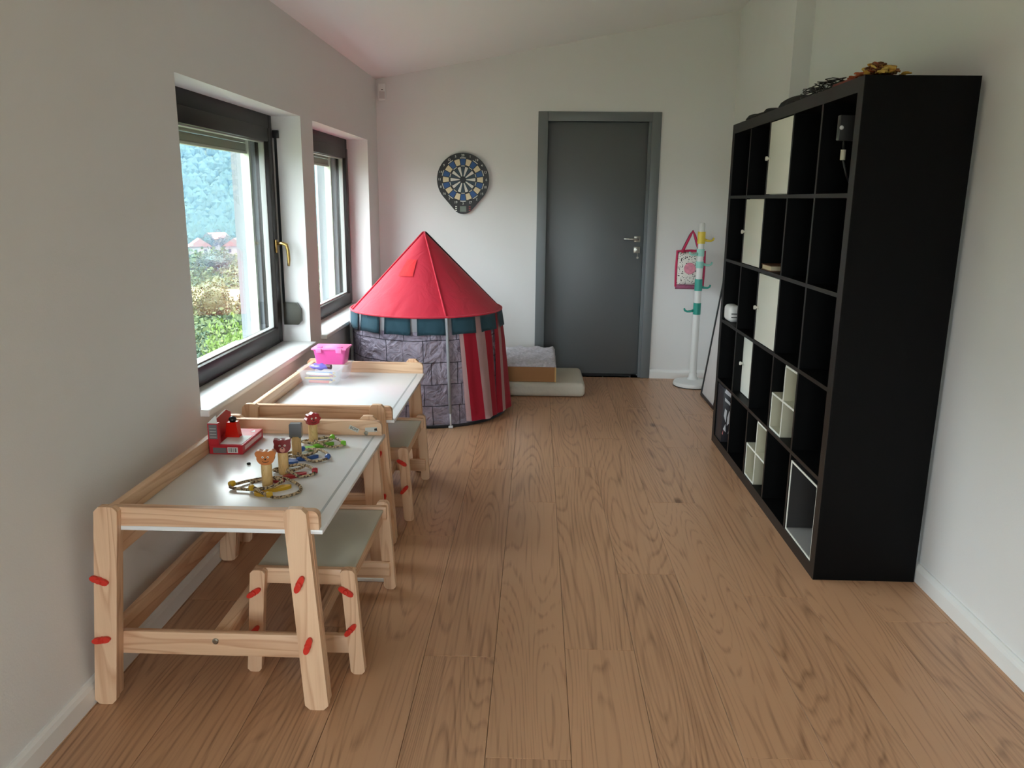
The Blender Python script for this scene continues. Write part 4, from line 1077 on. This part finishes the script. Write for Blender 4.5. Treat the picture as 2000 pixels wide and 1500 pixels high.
cloth('dark_bag', 'flat dark bag on the middle of the shelf top', 1.105, 1.36, 3.66, 3.95, 0.055, mat('dark_bag_fabric', rgb(34, 32, 33), 0.8), 5)
bm = new_bm()
pth = []
for i in range(150):
    u = i/149
    pth.append((1.125 + 0.03*math.sin(i*0.83) + 0.01*math.sin(i*2.1), 3.56 - 0.36*u + 0.025*math.cos(i*0.9), SS+0.005+0.017*(1+math.sin(i*0.61+1.0))))
add_tube(bm, pth, 0.0022, 5)
tag(obj('tangled_wire', bm, M_BLACKP, None, True), 'tangle of thin black wire on the shelf top', 'wire')
gs = thing('hobby_stick', 'thin red stick lying along the near front edge of shelf top', 'stick', (1.118, 3.06, SS))
bm = new_bm(); add_tube(bm, [(0.0, -0.14, 0.010), (0.002, 0.0, 0.009), (-0.004, 0.16, 0.008)], 0.008, 8); obj('stick', bm, mat('stick_red', rgb(128, 40, 30), 0.5), gs, True)
bm = new_bm(); add_tube(bm, [(0.02, -0.12, 0.007), (0.018, 0.14, 0.007)], 0.006, 6); obj('ribbon', bm, mat('stick_brown', rgb(110, 72, 48), 0.6), gs, True)
wg = thing('yarn_wig', 'curly orange and yellow yarn wig on the near shelf corner', 'wig', (1.172, 2.952, SS))
YC = [mat('yarn_'+n_, rgb(*c), 0.9) for n_, c in (('ochre', (176, 132, 50)), ('rust', (150, 74, 40)), ('straw', (198, 166, 84)), ('brown', (112, 70, 36)))]
for ci, ym in enumerate(YC):
    bm = new_bm()
    for s in range(16):
        cx, cyy = R.gauss(0, 0.030), R.gauss(0, 0.030); hgt = max(0.006, 0.044*math.exp(-(cx*cx+cyy*cyy)/0.0022))
        r0 = R.uniform(0.007, 0.012); ph = R.uniform(0, 6)
        dx, dy = R.uniform(-0.035, 0.035), R.uniform(-0.035, 0.035)
        add_tube(bm, [(cx+dx*k/14+r0*math.cos(ph+k*0.9), cyy+dy*k/14+r0*math.sin(ph+k*0.9), 0.006+hgt*(0.4+0.6*math.sin(PI*k/14))) for k in range(15)], 0.0032, 5)
    obj('yarn_curls', bm, ym, wg, True)

# ------------------------------------------------------------------ outdoors: valley seen through the window
GND = mat('meadow_ground', rgb(84, 90, 56), 0.95, noise=0.3, nscale=0.08)
bm = new_bm()
def ground_z(x, y):
    d = math.hypot(x, y)
    z = -5.0 - 9.0*min(1, max(0, (d-8)/60))
    dirf = max(0.0, (-x*0.42 + y*0.9)/max(d, 1))
    hill = max(0, d-285)
    return z + (hill*0.62*(1-math.exp(-hill/60)))*min(1, 0.35+dirf) + 1.2*math.sin(x*0.05)*math.cos(y*0.043)*min(1, d/60)
n = 72
xs_ = [-480 + 700*i/n for i in range(n+1)]; ys_ = [-260 + 800*i/n for i in range(n+1)]
gv = [[bm.verts.new((x, y, ground_z(x, y))) for y in ys_] for x in xs_]
for i in range(n):
    for j in range(n): bm.faces.new((gv[i][j], gv[i+1][j], gv[i+1][j+1], gv[i][j+1]))
gr = obj('ground', bm, GND, None, True); tag(gr, 'sloping meadow and valley floor outside the window', 'ground', kind='structure')
def leaf_mat(name, col, var=0.35):
    if name in MATS: return MATS[name]
    mt, nt, N, L, P = nodes_of(name)
    tc = N.new('ShaderNodeTexCoord'); nz = N.new('ShaderNodeTexNoise'); nz.inputs['Scale'].default_value = 1.4; nz.inputs['Detail'].default_value = 4
    L.new(tc.outputs['Object'], nz.inputs['Vector'])
    mx = N.new('ShaderNodeMix'); mx.data_type = 'RGBA'
    mx.inputs[6].default_value = tuple(min(1, c*(1+var)) for c in col[:3])+(1,); mx.inputs[7].default_value = tuple(c*(1-var) for c in col[:3])+(1,)
    L.new(nz.outputs['Fac'], mx.inputs[0]); L.new(mx.outputs[2], P.inputs['Base Color']); P.inputs['Roughness'].default_value = 0.7
    MATS[name] = mt
    return mt
BARK = mat('bark', rgb(84, 68, 54), 0.9)
def crown(bm, rad, hgt, nl, rr, leaf):
    for _ in range(nl):
        u, v = rr.uniform(0, 2*PI), math.acos(rr.uniform(-1, 1)); q_ = rr.uniform(0.72, 1.0)*(1+0.16*math.sin(3*u+2*v)+0.12*math.sin(5*v-u))
        c = Vector((rad*q_*math.sin(v)*math.cos(u), rad*q_*math.sin(v)*math.sin(u), hgt*q_*math.cos(v)))
        a = Vector((rr.gauss(0, 1), rr.gauss(0, 1), rr.gauss(0, 1))).normalized(); b = a.cross(Vector((rr.gauss(0, 1), rr.gauss(0, 1), rr.gauss(0, 1)))).normalized()
        s = leaf*rr.uniform(0.6, 1.3)
        vv_ = [bm.verts.new(c + a*s), bm.verts.new(c + b*s*0.6), bm.verts.new(c - a*s), bm.verts.new(c - b*s*0.6)]
        bm.faces.new(vv_)
    k = bmesh.ops.create_icosphere(bm, subdivisions=2, radius=1)
    for v in k['verts']: v.co = Vector((v.co.x*rad*0.62, v.co.y*rad*0.62, v.co.z*hgt*0.62))
protos = {}
def tree(kind, x, y, rad, hgt, col, label, name, group, nl=900):
    key = kind
    z = ground_z(x, y)
    if key not in protos:
        rr = random.Random(len(protos)+11)
        bm = new_bm(); crown(bm, 1.0, 1.0, nl, rr, 0.05); me_o = obj('crown', bm, leaf_mat('leaves_'+kind, col)); protos[key] = me_o.data
        bpy.data.objects.remove(me_o)
    t = thing(name, label, 'tree' if 'tree' in name else 'bush', (x, y, z), R.uniform(0, 6), group)
    c = bpy.data.objects.new('crown', protos[key]); COL.objects.link(c); c.parent = t; c.scale = (rad, rad, hgt*0.5); c.location = (0, 0, hgt*0.55)
    bm = new_bm(); add_tube(bm, [(0, 0, -0.3), (0.05*rad, 0, hgt*0.25), (0, 0.03*rad, hgt*0.6)], [0.09*rad, 0.07*rad, 0.03*rad], 7); obj('trunk', bm, BARK, t, True)
def polar(deg, d): a = math.radians(deg); return (-d*math.sin(a), d*math.cos(a))
POS = ('leftmost', 'second from the left', 'third from the left', 'fourth from the left', 'fifth from the left', 'rightmost')
def row(spec, kind, col, noun, name, group, nl=2600):
    for q_, (deg, d, rd_, h_) in enumerate(spec):
        x, y = polar(deg, d)
        place = POS[-1] if q_ == 0 else (POS[0] if q_ == len(spec)-1 else POS[len(spec)-1-q_])
        tree(kind, x, y, rd_, h_, col, noun + ', ' + place + ' of its row', name, group, nl)
row(((15, 36, 1.5, 4.9), (21.2, 35.5, 1.55, 5.0), (27.6, 36, 1.5, 4.8), (34, 35, 1.5, 4.9)), 'lime', (0.085, 0.14, 0.018, 1), 'bright green bush just below the house', 'leafy_bush', 'bright bushes below the house', 4200)
row(((18.2, 41.5, 1.5, 4.6), (24.2, 41, 1.5, 4.8), (30.4, 41.5, 1.5, 4.6)), 'dark', (0.03, 0.06, 0.03, 1), 'dark green bush behind the bright bushes', 'dark_bush', 'dark bushes behind the bright ones')
row(((16.2, 98, 2.4, 5.0), (19.3, 101, 2.5, 5.4), (22.4, 97, 2.4, 5.0), (25.5, 100, 2.5, 5.3), (28.6, 98, 2.4, 5.0)), 'olive', (0.07, 0.072, 0.022, 1), 'olive green tree before the pale field', 'olive_tree', 'olive trees before the field')
row(((17.0, 172, 3.6, 4.2), (19.6, 168, 3.5, 4.6), (22.1, 173, 3.6, 4.3), (24.7, 169, 3.5, 4.5), (27.3, 172, 3.6, 4.3)), 'grey', (0.045, 0.07, 0.05, 1), 'grey green tree below the village', 'village_tree', 'trees at the edge of the village')
row(((18.5, 243, 2.4, 5.0), (20.0, 250, 2.6, 5.4), (21.3, 253, 2.5, 5.0), (22.5, 255, 2.6, 5.4), (23.8, 251, 2.6, 5.0), (26.3, 250, 2.6, 5.4)), 'garden', (0.03, 0.055, 0.04, 1), 'dark tree among the village houses', 'garden_tree', 'trees among the village houses')
HW = mat('house_plaster', rgb(126, 118, 112), 0.9); HR = mat('house_roof_tile', rgb(108, 76, 68), 0.85, noise=0.15, nscale=1.5); HWIN = mat('house_window', rgb(50, 54, 60), 0.3)
for deg, d, w_, l_, h_, rot, lab in ((28.0, 262, 7, 9, 4, 0.3, 'leftmost red-roofed village house'), (24.6, 268, 7, 8, 4, 1.1, 'red-roofed village house next to the leftmost one'), (23.0, 240, 7, 8, 4, 0.5, 'red-roofed village house low at the left'), (21.9, 262, 6, 8, 4.5, -0.5, 'steep-gabled village house in the middle of the village'), (20.7, 238, 7, 8, 4, 0.2, 'red-roofed village house low in the middle'), (19.3, 264, 7, 9, 4, 0.9, 'red-roofed village house below the wooded slope'), (17.0, 255, 7, 9, 4, 0.4, 'rightmost red-roofed village house')):
    x, y = polar(deg, d); z = ground_z(x, y)
    hs = thing('village_house', lab, 'house', (x, y, z), rot, 'red-roofed houses of the village')
    w_, l_, h_ = w_*0.72, l_*0.72, h_*0.8
    box_obj('walls', (-w_/2, w_/2, -l_/2, l_/2, -1, h_), HW, hs)
    bm = new_bm(); add_prism(bm, [(-w_/2-0.6, h_-0.1), (w_/2+0.6, h_-0.1), (0, h_+w_*0.42)], 'y', -l_/2-0.5, l_/2+0.5); obj('roof', bm, HR, hs)
    for sx_ in (-1, 1):
        for k in (-1, 0, 1):
            box_obj('window', (sx_*w_/2-0.05, sx_*w_/2+0.05, k*l_*0.3-0.4, k*l_*0.3+0.4, h_*0.45, h_*0.75), HWIN, hs)
    for sy in (-1, 1):
        for k in (-1, 1): box_obj('window', (k*w_*0.25-0.4, k*w_*0.25+0.4, sy*l_/2-0.05, sy*l_/2+0.05, h_*0.45, h_*0.75), HWIN, hs)
# undergrowth filling the slope between the tree rows: uncountable, one object
rr = random.Random(21); verts, faces = [], []
for _ in range(900):
    deg = rr.uniform(10, 36); d = rr.choice((rr.uniform(27, 60), rr.uniform(60, 116), rr.uniform(150, 235)))
    x, y = polar(deg, d); z = ground_z(x, y); s_ = rr.uniform(0.7, 1.5)*(1+d/160)
    for _k in range(46):
        c = Vector((x+rr.gauss(0, 0.5)*s_, y+rr.gauss(0, 0.5)*s_, z+abs(rr.gauss(0.35, 0.35))*s_))
        a = Vector((rr.gauss(0, 1), rr.gauss(0, 1), rr.gauss(0, 1))).normalized()*0.16*s_; b = a.cross(Vector((rr.gauss(0, 1), rr.gauss(0, 1), rr.gauss(0, 1)))).normalized()*0.11*s_
        b0 = len(verts); verts += [c+a, c+b, c-a, c-b]; faces.append((b0, b0+1, b0+2, b0+3))
me = bpy.data.meshes.new('undergrowth'); me.from_pydata(verts, [], faces); me.materials.append(mat('undergrowth_green', (0.055, 0.075, 0.022, 1), 0.9, noise=0.45, nscale=0.15))
ug = bpy.data.objects.new('undergrowth', me); COL.objects.link(ug)
tag(ug, 'low mixed green undergrowth covering the slope outside', 'undergrowth', kind='stuff')
# pale stubble field between the tree rows
bm = new_bm()
fld = [[None]*9 for _ in range(25)]
for a in range(25):
    for b in range(9):
        x, y = polar(8+a*1.4, 118+b*3.6); fld[a][b] = bm.verts.new((x, y, ground_z(x, y)+0.25))
for a in range(24):
    for b in range(8): bm.faces.new((fld[a][b], fld[a+1][b], fld[a+1][b+1], fld[a][b+1]))
tag(obj('stubble_field', bm, mat('stubble', rgb(112, 104, 68), 0.95, noise=0.15, nscale=0.3), None, True), 'pale yellow field between the olive trees and village', 'field', kind='structure')
# forest on the slope: uncountable, one object
bm = new_bm(); rr = random.Random(5)
ico = bmesh.new(); bmesh.ops.create_icosphere(ico, subdivisions=1, radius=1.0)
iv = [v.co.copy() for v in ico.verts]; fi = [[v.index for v in f.verts] for f in ico.faces]; ico.free()
verts, faces = [], []
for _ in range(14000):
    deg = rr.uniform(11, 36); d = 280 + 190*rr.random()**1.2
    x, y = polar(deg, d); z = ground_z(x, y); s = rr.uniform(1.1, 1.9); hh_ = s*rr.uniform(1.1, 1.9)
    b0 = len(verts)
    for c in iv:
        f = 1+rr.uniform(-0.18, 0.18); verts.append((x+c.x*s*f, y+c.y*s*f, z+hh_*0.7+c.z*hh_*f))
    faces += [[b0+q_ for q_ in f] for f in fi]
me = bpy.data.meshes.new('forest'); me.from_pydata(verts, [], faces); me.materials.append(mat('forest_green', (0.028, 0.052, 0.04, 1), 0.9, noise=0.6, nscale=0.12))
bm.free()
fo = bpy.data.objects.new('hillside_forest', me); COL.objects.link(fo)
tag(fo, 'dense blue-green forest covering the hillside beyond the village', 'forest', kind='stuff')
# thin blue valley haze
bm = new_bm(); add_box(bm, -400, 60, 66, 520, -30, 160)
hm = bpy.data.materials.new('valley_haze'); hm.use_nodes = True; hn = hm.node_tree
hn.nodes.remove(hn.nodes['Principled BSDF'])
vs_n = hn.nodes.new('ShaderNodeVolumeScatter'); vs_n.inputs['Color'].default_value = (0.24, 0.56, 0.92, 1); vs_n.inputs['Density'].default_value = 0.0006
hn.links.new(vs_n.outputs[0], hn.nodes['Material Output'].inputs['Volume'])
tag(obj('valley_haze', bm, hm), 'thin bluish haze hanging over the valley', 'haze', kind='stuff')
